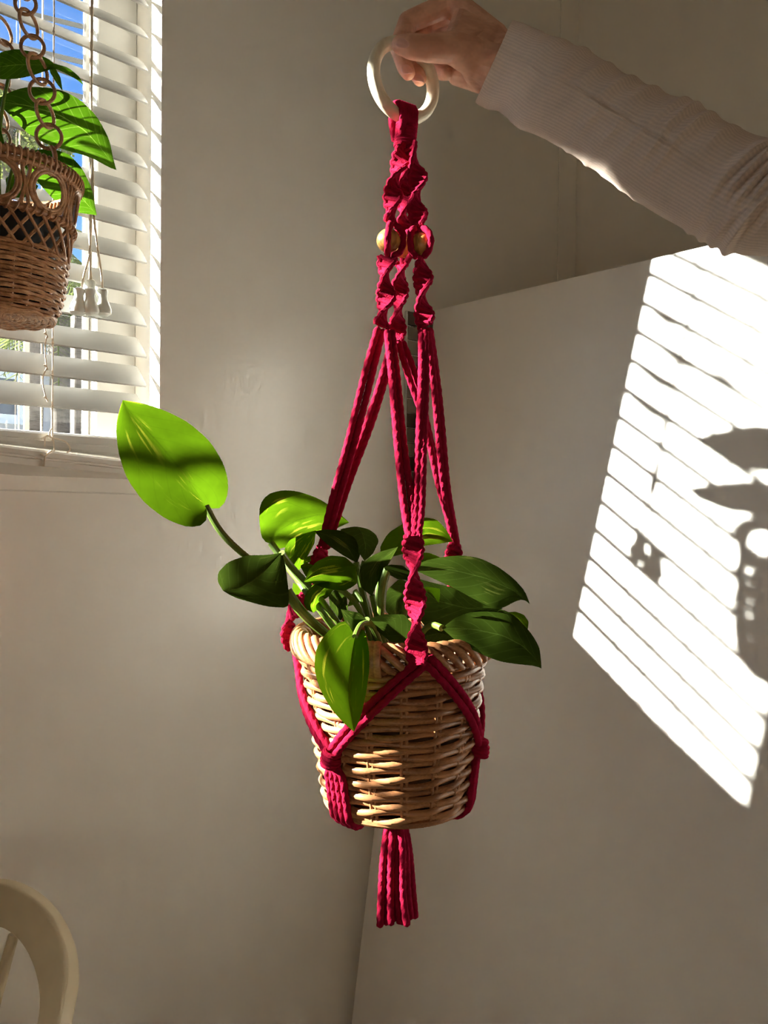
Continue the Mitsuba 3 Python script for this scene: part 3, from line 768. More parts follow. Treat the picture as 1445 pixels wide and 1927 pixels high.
L([(668, 1198), (659, 1180), (648, 1164), (614, 1190), (594, 1221), (591, 1260), (602, 1298), (623, 1334), (646, 1360), (666, 1377)], [(668, 1198), (661, 1236), (656, 1280), (656, 1320), (666, 1377)],
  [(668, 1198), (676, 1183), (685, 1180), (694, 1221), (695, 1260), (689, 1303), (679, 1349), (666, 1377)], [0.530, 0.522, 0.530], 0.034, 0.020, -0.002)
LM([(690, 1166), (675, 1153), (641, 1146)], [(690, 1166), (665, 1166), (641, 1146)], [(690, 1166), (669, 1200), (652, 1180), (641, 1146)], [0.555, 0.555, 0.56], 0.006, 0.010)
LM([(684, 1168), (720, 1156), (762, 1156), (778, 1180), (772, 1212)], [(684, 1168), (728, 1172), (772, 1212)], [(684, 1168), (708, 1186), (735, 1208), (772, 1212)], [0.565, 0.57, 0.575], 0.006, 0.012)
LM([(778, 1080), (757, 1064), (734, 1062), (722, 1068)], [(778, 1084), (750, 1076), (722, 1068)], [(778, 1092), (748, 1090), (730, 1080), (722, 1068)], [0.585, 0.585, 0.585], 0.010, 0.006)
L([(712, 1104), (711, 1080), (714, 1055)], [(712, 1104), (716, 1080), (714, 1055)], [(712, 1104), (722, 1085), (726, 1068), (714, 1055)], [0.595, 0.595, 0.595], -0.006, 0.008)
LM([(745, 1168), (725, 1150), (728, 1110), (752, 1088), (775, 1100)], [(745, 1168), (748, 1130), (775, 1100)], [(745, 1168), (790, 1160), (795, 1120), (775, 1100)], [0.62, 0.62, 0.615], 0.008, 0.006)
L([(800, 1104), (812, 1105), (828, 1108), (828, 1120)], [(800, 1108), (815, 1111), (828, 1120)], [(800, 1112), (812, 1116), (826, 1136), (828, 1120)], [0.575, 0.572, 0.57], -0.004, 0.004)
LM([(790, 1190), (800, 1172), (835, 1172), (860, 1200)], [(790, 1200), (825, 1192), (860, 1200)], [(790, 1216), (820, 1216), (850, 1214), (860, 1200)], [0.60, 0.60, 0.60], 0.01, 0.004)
L([(566, 1064), (576, 1058), (590, 1064)], [(566, 1066), (580, 1070), (590, 1064)], [(566, 1068), (576, 1086), (586, 1078), (590, 1064)], [0.63, 0.63, 0.63], 0.004, 0.004)
L([(552, 1096), (548, 1118), (560, 1134)], [(552, 1096), (558, 1115), (560, 1134)], [(552, 1096), (568, 1108), (568, 1124), (560, 1134)], [0.64, 0.64, 0.64], -0.005, 0.005)
L([(668, 1112), (660, 1120), (654, 1142)], [(668, 1112), (668, 1128), (654, 1142)], [(668, 1112), (682, 1122), (676, 1134), (654, 1142)], [0.635, 0.635, 0.635], -0.006, 0.006)
L([(585, 1045), (572, 1050), (571, 1062)], [(585, 1045), (580, 1055), (571, 1062)], [(585, 1045), (600, 1044), (588, 1056), (571, 1062)], [0.65, 0.65, 0.65], -0.005, 0.005)
for pts, r in [([(387, 952, 0.605), (415, 1000, 0.606), (462, 1046, 0.61), (520, 1095, 0.615), (560, 1140, 0.62)], 0.0028), ([(540, 1112, 0.595), (560, 1142, 0.595), (586, 1170, 0.60), (612, 1192, 0.605), (640, 1215, 0.62)], 0.0042),
               ([(549, 1072, 0.635), (572, 1108, 0.62), (600, 1145, 0.61), (640, 1200, 0.62)], 0.0030), ([(510, 1022, 0.64), (530, 1050, 0.635), (560, 1090, 0.625), (610, 1140, 0.615), (650, 1190, 0.62)], 0.0030),
               ([(530, 1040, 0.60), (545, 1062, 0.61), (580, 1100, 0.615), (628, 1160, 0.605), (660, 1205, 0.62)], 0.0026), ([(634, 1105, 0.605), (655, 1120, 0.605), (672, 1140, 0.606), (690, 1180, 0.61), (700, 1215, 0.62)], 0.0024),
               ([(670, 1058, 0.61), (676, 1090, 0.61), (686, 1130, 0.61), (694, 1165, 0.612), (705, 1215, 0.62)], 0.0026), ([(686, 1056, 0.615), (680, 1075, 0.615), (684, 1115, 0.615), (698, 1160, 0.615), (712, 1215, 0.62)], 0.0022),
               ([(730, 1070, 0.59), (722, 1095, 0.59), (718, 1125, 0.59), (716, 1156, 0.595), (722, 1215, 0.61)], 0.0034), ([(700, 1120, 0.60), (706, 1150, 0.602), (714, 1185, 0.605), (725, 1215, 0.62)], 0.0022),
               ([(724, 1050, 0.635), (712, 1100, 0.63), (712, 1160, 0.625), (730, 1215, 0.62)], 0.0022), ([(778, 1072, 0.59), (768, 1110, 0.595), (760, 1160, 0.60), (750, 1215, 0.615)], 0.0028),
               ([(668, 1198, 0.530), (676, 1180, 0.540), (690, 1172, 0.555), (705, 1190, 0.58), (720, 1220, 0.60)], 0.0022), ([(831, 1182, 0.575), (815, 1176, 0.585), (795, 1190, 0.60), (780, 1215, 0.615)], 0.0026),
               ([(690, 1166, 0.555), (702, 1180, 0.57), (712, 1200, 0.585), (720, 1222, 0.60)], 0.0022), ([(668, 1112, 0.635), (680, 1130, 0.63), (692, 1160, 0.625), (705, 1210, 0.62)], 0.0024)]:
    stem(plant, pts, r)

# ------------------------------------------------------------------ rattan basket that hangs in the window
HC = P(0, 420, 0.905); hx, hy = HC[0], HC[1]
hz = lambda py, t: P(10, py, t)[2]
RH = 0.0865
Z1 = hz(290, 0.905 - RH * 0.6) - 0.004                 # the upper rim
Z2 = Z1 - 0.056; Z3 = Z2 - 0.035; Z4 = hz(566, 0.86) + 0.0          # lower band, top of the weave, bottom
Z4 = Z3 - 0.072
rattan = thing('rattan_basket', 'brown openwork rattan basket hanging on ring chains in front of the window', 'basket')


def hp(th, z, r):
    th, z, r = np.broadcast_arrays(np.asarray(th, float), z, r)
    return np.stack([hx + r * np.sin(th), hy - r * np.cos(th), z], -1)


def hr(z):
    w = np.clip((np.asarray(z, float) - Z4) / (Z1 - Z4), 0, 1)
    return np.interp(w, [0, 0.06, 0.2, 0.44, 0.66, 1.0], [0.058, 0.064, 0.0695, 0.074, 0.079, RH])


th = np.linspace(0, 2 * np.pi, 121)[:-1]
HM = 'mat_rattan_0'
put('rim', mikit.ply(cat_([tube(hp(th, Z1, RH), 0.0042, 8, closed=True, up=[0, 0, 1]), tube(hp(th, Z1 - 0.008, RH - 0.001), 0.0036, 8, closed=True, up=[0, 0, 1])]), HM, smooth=50), rattan)
ms = []
for j in range(84):
    t0 = j * 2 * np.pi / 84; w = np.linspace(0, 2 * np.pi, 11)[:-1]
    ms.append(tube(hp(t0 + 0.018 * np.sin(w), Z1 - 0.004 + 0.0090 * np.cos(w), RH - 0.0005 + 0.0056 * np.sin(w + 0.6)), 0.0013, 5, closed=True, up=[1, 0.2, 0.1]))
k_ = put('rim_wrapping', mikit.ply(cat_(ms), 'mat_rattan_1', smooth=50), rattan)
labels[k_] = {'kind': 'stuff'}
NRG = 9
for j in range(NRG):
    t0 = math.radians(24) + j * 2 * np.pi / NRG; w = np.linspace(0, 2 * np.pi, 41)[:-1]
    ms = []
    for rr_, ro in ((0.0235, 0.0026), (0.0200, 0.0022)):
        z = (Z1 + Z2) / 2 - 0.003 + rr_ * np.cos(w) * 1.0
        ms.append(tube(hp(t0 + rr_ * np.sin(w) / 0.083, z, hr(z) + 0.0005), ro, 7, closed=True, up=[math.sin(t0), -math.cos(t0), 0]))
    put('ring_ornament', mikit.ply(cat_(ms), f'mat_rattan_{j % 2}', smooth=50), rattan)
    t1 = t0 + np.pi / NRG; z = np.linspace(Z1 - 0.01, Z2, 8)
    put('tie', mikit.ply(cat_([tube(hp(t1 + s_ * 0.05 * np.cos(np.linspace(0, np.pi, 8)), z, hr(z) + 0.001), 0.0021, 6) for s_ in (-1, 1)]), HM, smooth=50), rattan)
w = np.linspace(0, 1, 400)
coil = hp(w * 2 * np.pi, Z2 + 0.0042 * np.sin(w * 2 * np.pi * 60), hr(Z2) + 0.0042 * np.cos(w * 2 * np.pi * 60))
w = np.linspace(0, 1, 720); coil = hp(w * 2 * np.pi, Z2 + 0.0044 * np.sin(w * 2 * np.pi * 56), hr(Z2) + 0.0044 * np.cos(w * 2 * np.pi * 56))
put('middle_band', mikit.ply(cat_([tube(coil, 0.0016, 6), tube(hp(th, Z2, hr(Z2)), 0.0036, 8, closed=True, up=[0, 0, 1])]), HM, smooth=50), rattan)
NL = 26
for j in range(NL):
    for s_ in (-1, 1):
        z = np.linspace(Z2, Z3 - 0.004, 10)
        put('lattice_strand', mikit.ply(tube(hp(j * 2 * np.pi / NL + s_ * 0.20 * (np.linspace(0, 1, 10) - 0.5) * 2, z, hr(z) + 0.0010 * s_), 0.0019, 6), f'mat_rattan_{(j + (s_ > 0)) % 2}', smooth=50), rattan)
rows = 15; pit = (Z3 - Z4) / rows
for i in range(rows):
    z = Z4 + pit * (i + 0.5); ph = i * np.pi
    r = hr(z) + 0.0017 * np.cos(12 * th + ph)
    put('weaver', mikit.ply(tube(hp(th, z + 0.0006 * np.sin(5 * th + i), r), pit * 0.52, 6, closed=True, up=[0, 0, 1], ab=(1, 0.9)), f'mat_rattan_{(i * 7 // 3) % 2}', smooth=50), rattan)
for j in range(24):
    z = np.linspace(Z4, Z3, 8)
    put('stake', mikit.ply(tube(hp((j + 0.5) * 2 * np.pi / 24, z, hr(z)), 0.0015, 6, up=[1, 0, 0]), HM, smooth=50), rattan)
ms = [tube(hp(th, Z4 - 0.0015 + 0.004 * (1 - f * f) + 0.0010 * np.cos(12 * th + k_ * np.pi), 0.060 * f), 0.0021, 6, closed=True, up=[0, 0, 1]) for k_, f in enumerate(np.linspace(0.06, 1.0, 15))]
ms += [tube(np.array([hp(a_, Z4 + 0.003, 0.0)[()], hp(a_, Z4, 0.058)]).reshape(2, 3), 0.0018, 6) for a_ in np.arange(12) * np.pi / 6]
put('base', mikit.ply(cat_(ms), 'mat_rattan_1', smooth=50), rattan)


def chain(pts_px, t):
    for j, (x, y, r, edge) in enumerate(pts_px):
        c = P(x, y, t[j]); w = np.linspace(0, 2 * np.pi, 33)[:-1]
        rw = r / FOC * t[j]
        ax = np.array([1, 0.1, 0]) if not edge else np.array([0.28, 1, 0]) / 1.04
        pth = c + rw * (np.cos(w)[:, None] * ax + np.sin(w)[:, None] * np.array([-0.06, 0, 1.0]))
        put('chain_link', mikit.ply(tube(pth, 0.0021, 7, closed=True, up=np.cross(ax, [0, 0, 1])), f'mat_rattan_{j % 2}', smooth=50), rattan)


chain([(48, 8, 19, 0), (54, 45, 24, 1), (61, 88, 21, 0), (71, 130, 26, 1), (79, 172, 23, 0), (85, 214, 24, 1), (92, 257, 23, 0), (40, -32, 26, 1), (33, -70, 22, 0)], [0.885, 0.886, 0.887, 0.888, 0.889, 0.89, 0.89, 0.884, 0.883])
chain([(-4, 262, 22, 0), (-3, 222, 24, 1), (-2, 180, 22, 0), (0, 140, 24, 1), (2, 98, 22, 0), (4, 58, 24, 1)], [0.97, 0.965, 0.96, 0.955, 0.95, 0.945])
put('hook', mikit.ply(tube(curve([P(97, 277, 0.89), P(101, 283, 0.888), P(104, 300, 0.887), P(103, 320, 0.886)], 12), 0.0030, 7), HM, smooth=50), rattan)
pot2 = thing('black_pot', 'black plastic pot inside the hanging rattan basket', 'pot')
m = lathe([[0.0001, 0], [0.050, 0], [0.066, 0.105], [0.064, 0.105], [0.048, 0.003], [0.0001, 0.003]], 36); m.apply_translation([hx, hy, Z4 + 0.008])
add('body', m, 'mat_blackpot', pot2)
so = trimesh.creation.icosphere(2, 1.0); so.apply_scale([0.0625, 0.0625, 0.006]); so.apply_translation([hx, hy, Z4 + 0.10]); add('soil', so, 'mat_soil', pot2)

hp_ = thing('leafy_houseplant', 'houseplant with large veined green leaves in the hanging rattan basket', 'plant')
G = lambda *a, **k_: leaf(hp_, *a, mat_='mat_houseplant', **k_)
G([(-12, 190), (20, 172), (50, 163), (85, 164), (118, 170), (150, 187), (182, 218), (206, 262), (212, 295), (219, 320)], [(-12, 190), (50, 198), (110, 215), (160, 245), (195, 285), (219, 320)],
  [(-12, 190), (10, 208), (30, 228), (50, 250), (85, 270), (125, 283), (165, 294), (190, 306), (206, 316), (219, 320)], [0.93, 0.99, 1.062], -0.03, 0.02, 0.003, wave=0.003)
G([(30, 296), (60, 283), (95, 279), (130, 290), (155, 317), (173, 355), (182, 405)], [(30, 296), (90, 318), (135, 350), (182, 405)], [(30, 296), (60, 330), (100, 375), (145, 400), (182, 405)], [0.93, 0.99, 1.058], -0.02, 0.012, 0.003, wave=0.002)
G([(-20, 128), (0, 98), (30, 92), (60, 97), (90, 110), (112, 128)], [(-20, 128), (30, 122), (75, 122), (112, 128)], [(-20, 128), (0, 150), (35, 148), (62, 142), (90, 132), (112, 128)], [0.92, 0.905, 0.90], 0.02, -0.015, wave=0.004)
G([(30, 96), (60, 100), (95, 117), (130, 128), (150, 145), (157, 160)], [(30, 96), (75, 112), (120, 129), (157, 160)], [(30, 96), (60, 112), (90, 124), (120, 136), (145, 150), (157, 160)], [0.93, 0.95, 0.96], 0.004, 0.004)
G([(92, 122), (104, 128), (114, 146), (118, 172)], [(92, 122), (100, 138), (118, 172)], [(92, 122), (94, 136), (106, 156), (118, 172)], [0.905, 0.90, 0.90], 0.004, 0.004)
G([(-30, 300), (-20, 250), (0, 238), (10, 275)], [(-30, 300), (-12, 270), (10, 275)], [(-30, 300), (-10, 300), (5, 290), (10, 275)], [0.90, 0.90, 0.90], 0.01, 0.01)
G([(15, 372), (10, 335), (40, 322), (72, 350)], [(15, 372), (40, 345), (72, 350)], [(15, 372), (45, 372), (66, 362), (72, 350)], [0.93, 0.94, 0.95], 0.01, 0.01)
for pts in ([(-12, 190, 0.93), (-10, 250, 0.925), (-5, 320, 0.915), (0, 395, 0.905)], [(30, 296, 0.93), (20, 330, 0.92), (8, 395, 0.905)], [(-20, 128, 0.92), (-18, 220, 0.915), (-5, 395, 0.905)], [(30, 96, 0.93), (5, 200, 0.92), (0, 395, 0.91)]):
    stem(hp_, pts, 0.0022)

# ------------------------------------------------------------------ person: hand and forearm
def bone(a, b, ra, rb):
    s1 = m3.Manifold.sphere(ra, 24).translate(list(a)); s2 = m3.Manifold.sphere(rb, 24).translate(list(b))
    return m3.Manifold.batch_hull([s1, s2])


def hull(*sp): return m3.Manifold.batch_hull([m3.Manifold.sphere(r, 20).translate(list(c)) for c, r in sp])


def chainb(js): return [bone(P(*js[i][0]), P(*js[i + 1][0]), js[i][1], js[i + 1][1]) for i in range(len(js) - 1)]


T_ = 0.62
mm = 0.001
parts = []
thumb = [((890, 108, .606), 14 * mm), ((852, 90, .596), 11.5 * mm), ((800, 91, .590), 9.6 * mm), ((776, 88, .589), 9.2 * mm), ((754, 84, .592), 7.0 * mm)]
index = [((850, 6, .648), 9.5 * mm), ((768, 42, .647), 8.4 * mm), ((750, 88, .634), 7.6 * mm), ((762, 126, .621), 6.6 * mm), ((768, 137, .618), 5.6 * mm)]
middle = [((868, 14, .662), 9.5 * mm), ((800, 40, .672), 8.6 * mm), ((781, 98, .655), 7.8 * mm), ((786, 140, .634), 6.6 * mm), ((790, 149, .631), 5.4 * mm)]
ringf = [((885, 30, .672), 9.2 * mm), ((828, 62, .692), 8.2 * mm), ((812, 112, .682), 7.5 * mm), ((832, 136, .660), 6.4 * mm), ((842, 138, .652), 5.6 * mm)]
pinky = [((905, 60, .676), 8.6 * mm), ((862, 98, .694), 7.4 * mm), ((842, 132, .684), 6.8 * mm), ((864, 148, .662), 5.8 * mm), ((874, 150, .655), 5.0 * mm)]
for f in (thumb, index, middle, ringf, pinky): parts += chainb(f)
parts.append(hull((P(850, 6, .648), 9.5 * mm), (P(868, 14, .662), 9.5 * mm), (P(925, 78, .635), 15 * mm), (P(925, 78, .650), 14 * mm)))
parts.append(hull((P(868, 14, .662), 9.5 * mm), (P(885, 30, .672), 9.2 * mm), (P(905, 60, .676), 8.6 * mm), (P(935, 110, .650), 16 * mm), (P(925, 78, .645), 15 * mm)))
parts.append(hull((P(905, 60, .676), 8.6 * mm), (P(860, 142, .655), 8.0 * mm), (P(905, 146, .645), 12 * mm), (P(935, 110, .650), 16 * mm)))
parts.append(hull((P(892, 110, .608), 14 * mm), (P(935, 110, .640), 18 * mm), (P(925, 78, .635), 15 * mm), (P(905, 146, .640), 12 * mm)))
parts.append(hull((P(852, 88, .598), 9.0 * mm), (P(870, 40, .640), 9.5 * mm), (P(915, 80, .630), 14 * mm)))       # web between thumb and index finger
AXPX = [(945, 118, .628), (1060, 176, .552), (1200, 258, .510), (1340, 338, .472), (1430, 376, .444), (1560, 386, .408), (1660, 392, .372)]
arm_r = [22, 22, 22, 21, 18, 16, 15]
parts.append(hull((P(925, 90, .635), 15 * mm), (P(925, 118, .632), 17 * mm), (P(985, 140, .592), 17 * mm), (P(985, 146, .592), 17 * mm)))
parts.append(hull((P(892, 112, .612), 14 * mm), (P(970, 136, .600), 17 * mm), (P(915, 140, .640), 13 * mm)))
for i in range(len(AXPX) - 1):
    parts.append(bone(P(*AXPX[i]), P(*AXPX[i + 1]), arm_r[i] * mm * 0.86, arm_r[i + 1] * mm * 0.86))
body = m3.Manifold.batch_boolean(parts, m3.OpType.Add).refine_to_length(0.0022)
bm = to_tri(body); bm.merge_vertices()
trimesh.smoothing.filter_taubin(bm, lamb=0.5, nu=0.52, iterations=16)
# creases at the thumb's joint and across the web
V = np.array(bm.vertices)
nv_ = np.array(bm.vertex_normals)


def groove(p, axis, wid, reach, depth):
    global V
    d = V - p; a = np.asarray(axis, float) / np.linalg.norm(axis)
    x = d @ a; rr_ = np.linalg.norm(d - x[:, None] * a, axis=1)
    V = V - nv_ * (depth * np.exp(-(x / wid) ** 2) * np.exp(-(rr_ / reach) ** 2))[:, None]


tdir = P(754, 84, .592) - P(852, 90, .596)
for x_, dp in ((796, 0.0007), (801, 0.0009), (791, 0.0006), (806, 0.0005)): groove(P(x_, 84, .581), tdir, 0.0009, 0.010, dp)
for px_ in ((803, 40), (826, 40)): groove(P(px_[0], px_[1], .655), P(840, 30, .65) - P(770, 45, .648), 0.0010, 0.012, 0.0008)
for px_, ax_ in (((872, 112), (1, 0.6)), ((880, 120), (1, 0.7)), ((862, 106), (1, 0.6))): groove(P(*px_, .592), P(px_[0] + 30, px_[1] + 46, .60) - P(*px_, .60), 0.0010, 0.012, 0.0007)
bm = trimesh.Trimesh(V, bm.faces, process=False)
person = 'person'
labels[person] = {'label': 'person reaching in from the right in a ribbed beige sleeve, holding the wooden ring', 'category': 'person'}
scene[person] = mikit.ply(bm, 'mat_skin', smooth=True)


def nail(c, along_, up_, w, l):
    a = along_ / np.linalg.norm(along_); n_ = up_ - (up_ @ a) * a; n_ /= np.linalg.norm(n_); b = np.cross(a, n_)
    m = trimesh.creation.icosphere(3, 1.0); M = np.eye(4); M[:3, 0] = a * l / 2; M[:3, 1] = b * w / 2; M[:3, 2] = n_ * 0.0016; M[:3, 3] = c
    v = np.array(m.vertices); v[:, :2] = np.sign(v[:, :2]) * np.abs(v[:, :2]) ** 0.75; v[:, 2] -= 0.9 * v[:, 1] ** 2
    m = trimesh.Trimesh(v, m.faces, process=False); m.apply_transform(M); add('fingernail', m, 'mat_nail', person)


nail(P(760, 78, .5835), P(752, 78, .586) - P(776, 80, .583), np.array([0.0, -1.0, 0.42]), 0.0115, 0.0125)
nail(P(766, 130, .6125), P(768, 137, .618) - P(755, 104, .628), np.array([0.2, -1.0, -0.25]), 0.009, 0.011)
nail(P(788, 146, .6250), P(790, 149, .631) - P(784, 125, .641), np.array([0.25, -1.0, -0.3]), 0.009, 0.011)

# the sleeve: an elliptical tube between its upper and lower outline, with folds and a seam
topl = [(958, 50), (990, 60), (1022, 73), (1066, 92), (1111, 113), (1176, 152), (1249, 187), (1305, 210), (1362, 243), (1427, 272), (1500, 285), (1600, 288), (1740, 285)]
botl = [(898, 183), (925, 198), (949, 207), (975, 231), (1022, 252), (1087, 288), (1143, 328), (1204, 372), (1265, 409), (1326, 441), (1405, 470), (1560, 482), (1740, 500)]
dep = [.614, .594, .574, .554, .538, .518, .498, .483, .467, .450, .430, .394, .35]
n = 330
tp, bt = (polyline(np.c_[np.array(q_, float), dep], n) for q_ in (topl, botl))
u_ = np.linspace(0, 1, len(topl))
uu = np.linspace(0, 1, n)
tp = CubicSpline(u_, np.c_[np.array(topl, float), dep])(uu); bt = CubicSpline(u_, np.c_[np.array(botl, float), dep])(uu)
K = 112
vang = np.linspace(0, 2 * np.pi, K, endpoint=False)         # 0 = upper edge, pi/2 = towards the camera, pi = lower edge
rings = np.zeros((n, K, 3)); uvs = np.zeros((n, K, 2))
side = np.sin(vang); upd = np.cos(vang)
front = np.clip(side, 0, 1)
lat = (1 - upd) / 2                                         # 0 at the upper edge, 1 at the lower
xc = (tp[:, 0] + bt[:, 0]) / 2
folds = [(1085, 0.30, 0.055, .0011, 9), (1128, 0.30, 0.06, .0016, 10), (1165, 0.25, 0.05, .0013, 9), (1215, 0.30, 0.10, .0016, 11), (1238, 0.33, 0.10, .0018, 9), (1268, 0.35, 0.12, .0016, 9), (1040, 0.2, 0.05, .0012, 12), (1000, 0.25, 0.04, .0012, 12), (1310, 0.35, 0.10, .0012, 11),
         (1365, 0.5, 0.22, .0026, 10), (1385, 0.55, 0.20, .0034, 8), (1405, 0.6, 0.18, .0036, 8), (1425, 0.6, 0.15, .0038, 9), (1447, 0.6, 0.1, .0036, 10), (1475, 0.6, 0.1, .0036, 12)]
low = [(1118, 0.78, .0014, 7), (1158, 0.80, .0014, 7), (1195, 0.75, .0012, 7), (1228, 0.72, .0016, 7), (1252, 0.75, .0015, 7), (1352, 0.80, .0030, 8), (1376, 0.82, .0034, 8), (1398, 0.82, .0034, 8), (1424, 0.85, .0040, 10), (960, 0.75, .0012, 10), (990, 0.7, .0015, 12), (1035, 0.6, .0012, 12)]
for i in range(n):
    T0, B0 = P(*tp[i]), P(*bt[i]); c = (T0 + B0) / 2; h = (T0 - B0) / 2; hl = np.linalg.norm(h)
    toward = EYE - c; toward = toward - (toward @ h) * h / hl ** 2; toward /= np.linalg.norm(toward)
    r_d = hl * np.interp(i / n, [0, 0.12, 1], [1.0, 0.9, 0.88])
    disp = np.zeros(K)
    for x0, l0, sl_, a_, w_ in folds:
        xl = x0 - (lat - l0) * 70
        disp += 2.6 * a_ * np.exp(-((xc[i] - xl) / w_) ** 2) * np.exp(-((lat - l0) / 0.30) ** 2) * (0.3 + 0.7 * front)
    for x0, l0, a_, w_ in low:
        disp += (2.0 if x0 < 1300 else 1.1) * a_ * np.exp(-((xc[i] - (x0 - (lat - l0) * 20)) / w_) ** 2) * np.exp(-((lat - l0) / 0.16) ** 2)
    sv = np.interp(xc[i], [930, 1000, 1079, 1204, 1346, 1420], [0.62, 0.60, 0.60, 0.63, 0.68, 0.72])
    disp -= 0.0019 * np.exp(-((lat - sv) / 0.014) ** 2) * (side > 0) ; disp += 0.0008 * np.exp(-((lat - sv - 0.03) / 0.02) ** 2) * (side > 0)
    rings[i] = c + (upd[:, None] * h) + side[:, None] * toward * r_d
    nr = upd[:, None] * h / hl + side[:, None] * toward
    pp = rings[i]
    disp += 0.0016 * (mikit.meshkit.fbm(pp * 55, 3) - 0.5)
    rings[i] += nr * disp[:, None]
    uvs[i, :, 0] = i / n; uvs[i, :, 1] = vang / (2 * np.pi)
inner = []
for f, k_ in ((0.955, 0), (0.93, 3), (0.93, 10)):
    c = rings[k_].mean(0); inner.append(c + (rings[k_] - c) * f)
allr = np.concatenate([np.array(inner[::-1]), rings]); alluv = np.concatenate([np.repeat(uvs[:1], 3, 0), uvs])
outer = [rings[-1].mean(0) + (rings[-1] - rings[-1].mean(0)) * f + (rings[-1].mean(0) - rings[-3].mean(0)) * e_ for f, e_ in ((0.9, 1.5), (0.6, 3.0), (0.02, 3.6))]
allr = np.concatenate([allr, np.array(outer)]); alluv = np.concatenate([alluv, np.repeat(uvs[-1:], 3, 0)])
m = skin(allr, caps=False)
add('sleeve', m, 'mat_knit', person, smooth=True, uv=alluv.reshape(-1, 2), label='ribbed beige knit sleeve')

# ------------------------------------------------------------------ chair
chair = thing('chair', 'cream painted wooden chair with a bent hoop back below the window', 'chair')
cl = [(-150, 1990, .90), (-140, 1880, .93), (-105, 1770, .945), (-55, 1712, .95), (-8, 1697, .95), (45, 1715, .945), (86, 1760, .93), (110, 1830, .905), (108, 1900, .870), (88, 1970, .835), (66, 2040, .815)]
SEAT = 0.455
sc = P(-10, 1850, .93) + NW * 0.21; sc[2] = SEAT
path = curve([np.array([sc[0] - 0.15, sc[1] + 0.02, SEAT]), *[P(*q_) for q_ in cl], np.array([sc[0] + 0.15, sc[1] + 0.02, SEAT])], 110)
t, _, _ = frames(path)
cc = P(-10, 1850, .93)
sec = []
for a in np.linspace(0, 2 * np.pi, 28, endpoint=False):
    ca, sa = math.cos(a), math.sin(a)
    sec.append([math.copysign(abs(ca) ** 0.38, ca), math.copysign(abs(sa) ** 0.38, sa)])
sec = np.array(sec)
rings = []
for i in range(len(path)):
    rad = path[i] - cc; w = i / (len(path) - 1)
    fn = np.array([-0.10, -1.0, 0.12]); tw_ = np.clip((w - 0.52) / 0.3, 0, 1)
    fn = fn + np.array([-0.75, 0.25, 0.0]) * tw_
    fn -= (fn @ t[i]) * t[i]; fn /= np.linalg.norm(fn); bn = np.cross(t[i], fn)
    rings.append(path[i] + sec[:, :1] * bn * 0.0255 + sec[:, 1:] * fn * 0.0105)
m = skin(np.array(rings)); m.fix_normals(); add('back_hoop', m, 'mat_chair', chair, smooth=40)
for x0, dx_ in ((26, -0.062), (-34, -0.045), (-88, -0.025)):
    a = P(x0, 1748 + abs(x0 + 10) * 0.30, .945); b = np.array([a[0] + dx_, sc[1] + 0.10, SEAT])
    add('spindle', tube(curve([a, a * 0.5 + b * 0.5, b], 20), np.interp(np.linspace(0, 1, 20), [0, 0.5, 1], [0.0062, 0.0086, 0.0066]), 14), 'mat_chair', chair)
sp = m3.CrossSection.circle(0.205, 64).scale((1.0, 0.95))
seat = to_tri(m3.Manifold.batch_hull([m3.Manifold.extrude(sp, 0.012).translate([0, 0, -0.006]), m3.Manifold.extrude(sp.offset(-0.012, m3.JoinType.Round), 0.034).translate([0, 0, -0.017])]))
seat.apply_translation(sc - [0, 0, 0.004]); add('seat', seat, 'mat_chair', chair)
for s1 in (-1, 1):
    for s2 in (-1, 1):
        add('leg', tube(curve([sc + [s1 * 0.12, s2 * 0.11, -0.018], sc + [s1 * 0.145, s2 * 0.135, -0.24], np.array([sc[0] + s1 * 0.165, sc[1] + s2 * 0.155, 0.0])], 20), np.interp(np.linspace(0, 1, 20), [0, 0.5, 1], [0.014, 0.019, 0.011]), 14), 'mat_chair', chair)
add('stretcher', cat_([tube(np.array([sc + [s1 * 0.145, -0.135, -0.24], sc + [s1 * 0.145, 0.135, -0.24]]), 0.009, 12) for s1 in (-1, 1)] + [tube(np.array([sc + [-0.145, 0, -0.24], sc + [0.145, 0, -0.24]]), 0.009, 12)]), 'mat_chair', chair)

# ------------------------------------------------------------------ outside
mat('mat_ground', prin((0.30, 0.28, 0.22), 0.9, 0.1))
mat('mat_siding', prin((0.40, 0.42, 0.46), 0.7, 0.2)); mat('mat_housetrim', prin((0.62, 0.70, 0.78), 0.6, 0.2)); mat('mat_housepane', prin((0.07, 0.09, 0.12), 0.15, 0.6)); mat('mat_shingle', prin((0.12, 0.12, 0.13), 0.8, 0.2))
mat('mat_bark', prin(wood((0.14, 0.12, 0.105), (0.075, 0.065, 0.055), 8, 8, 30), 0.9, 0.1)); mat('mat_reflection_bar', prin((0.055, 0.058, 0.062), 0.8, 0.1)); mat('mat_post', prin((0.50, 0.42, 0.33), 0.7, 0.2))
thin_leaf('mat_foliage', rgb((0.20, 0.24, 0.06)), 0.5, 0.8); thin_leaf('mat_frond', rgb((0.16, 0.20, 0.06)), 0.5, 0.8)
thing('ground', kind='structure'); scene['ground'] = mikit.ply(wbox(-22, 30, 0.22, 40, -0.35, -0.15), 'mat_ground')


def outp(px, py, d):
    return wall_pt(px, py, d)


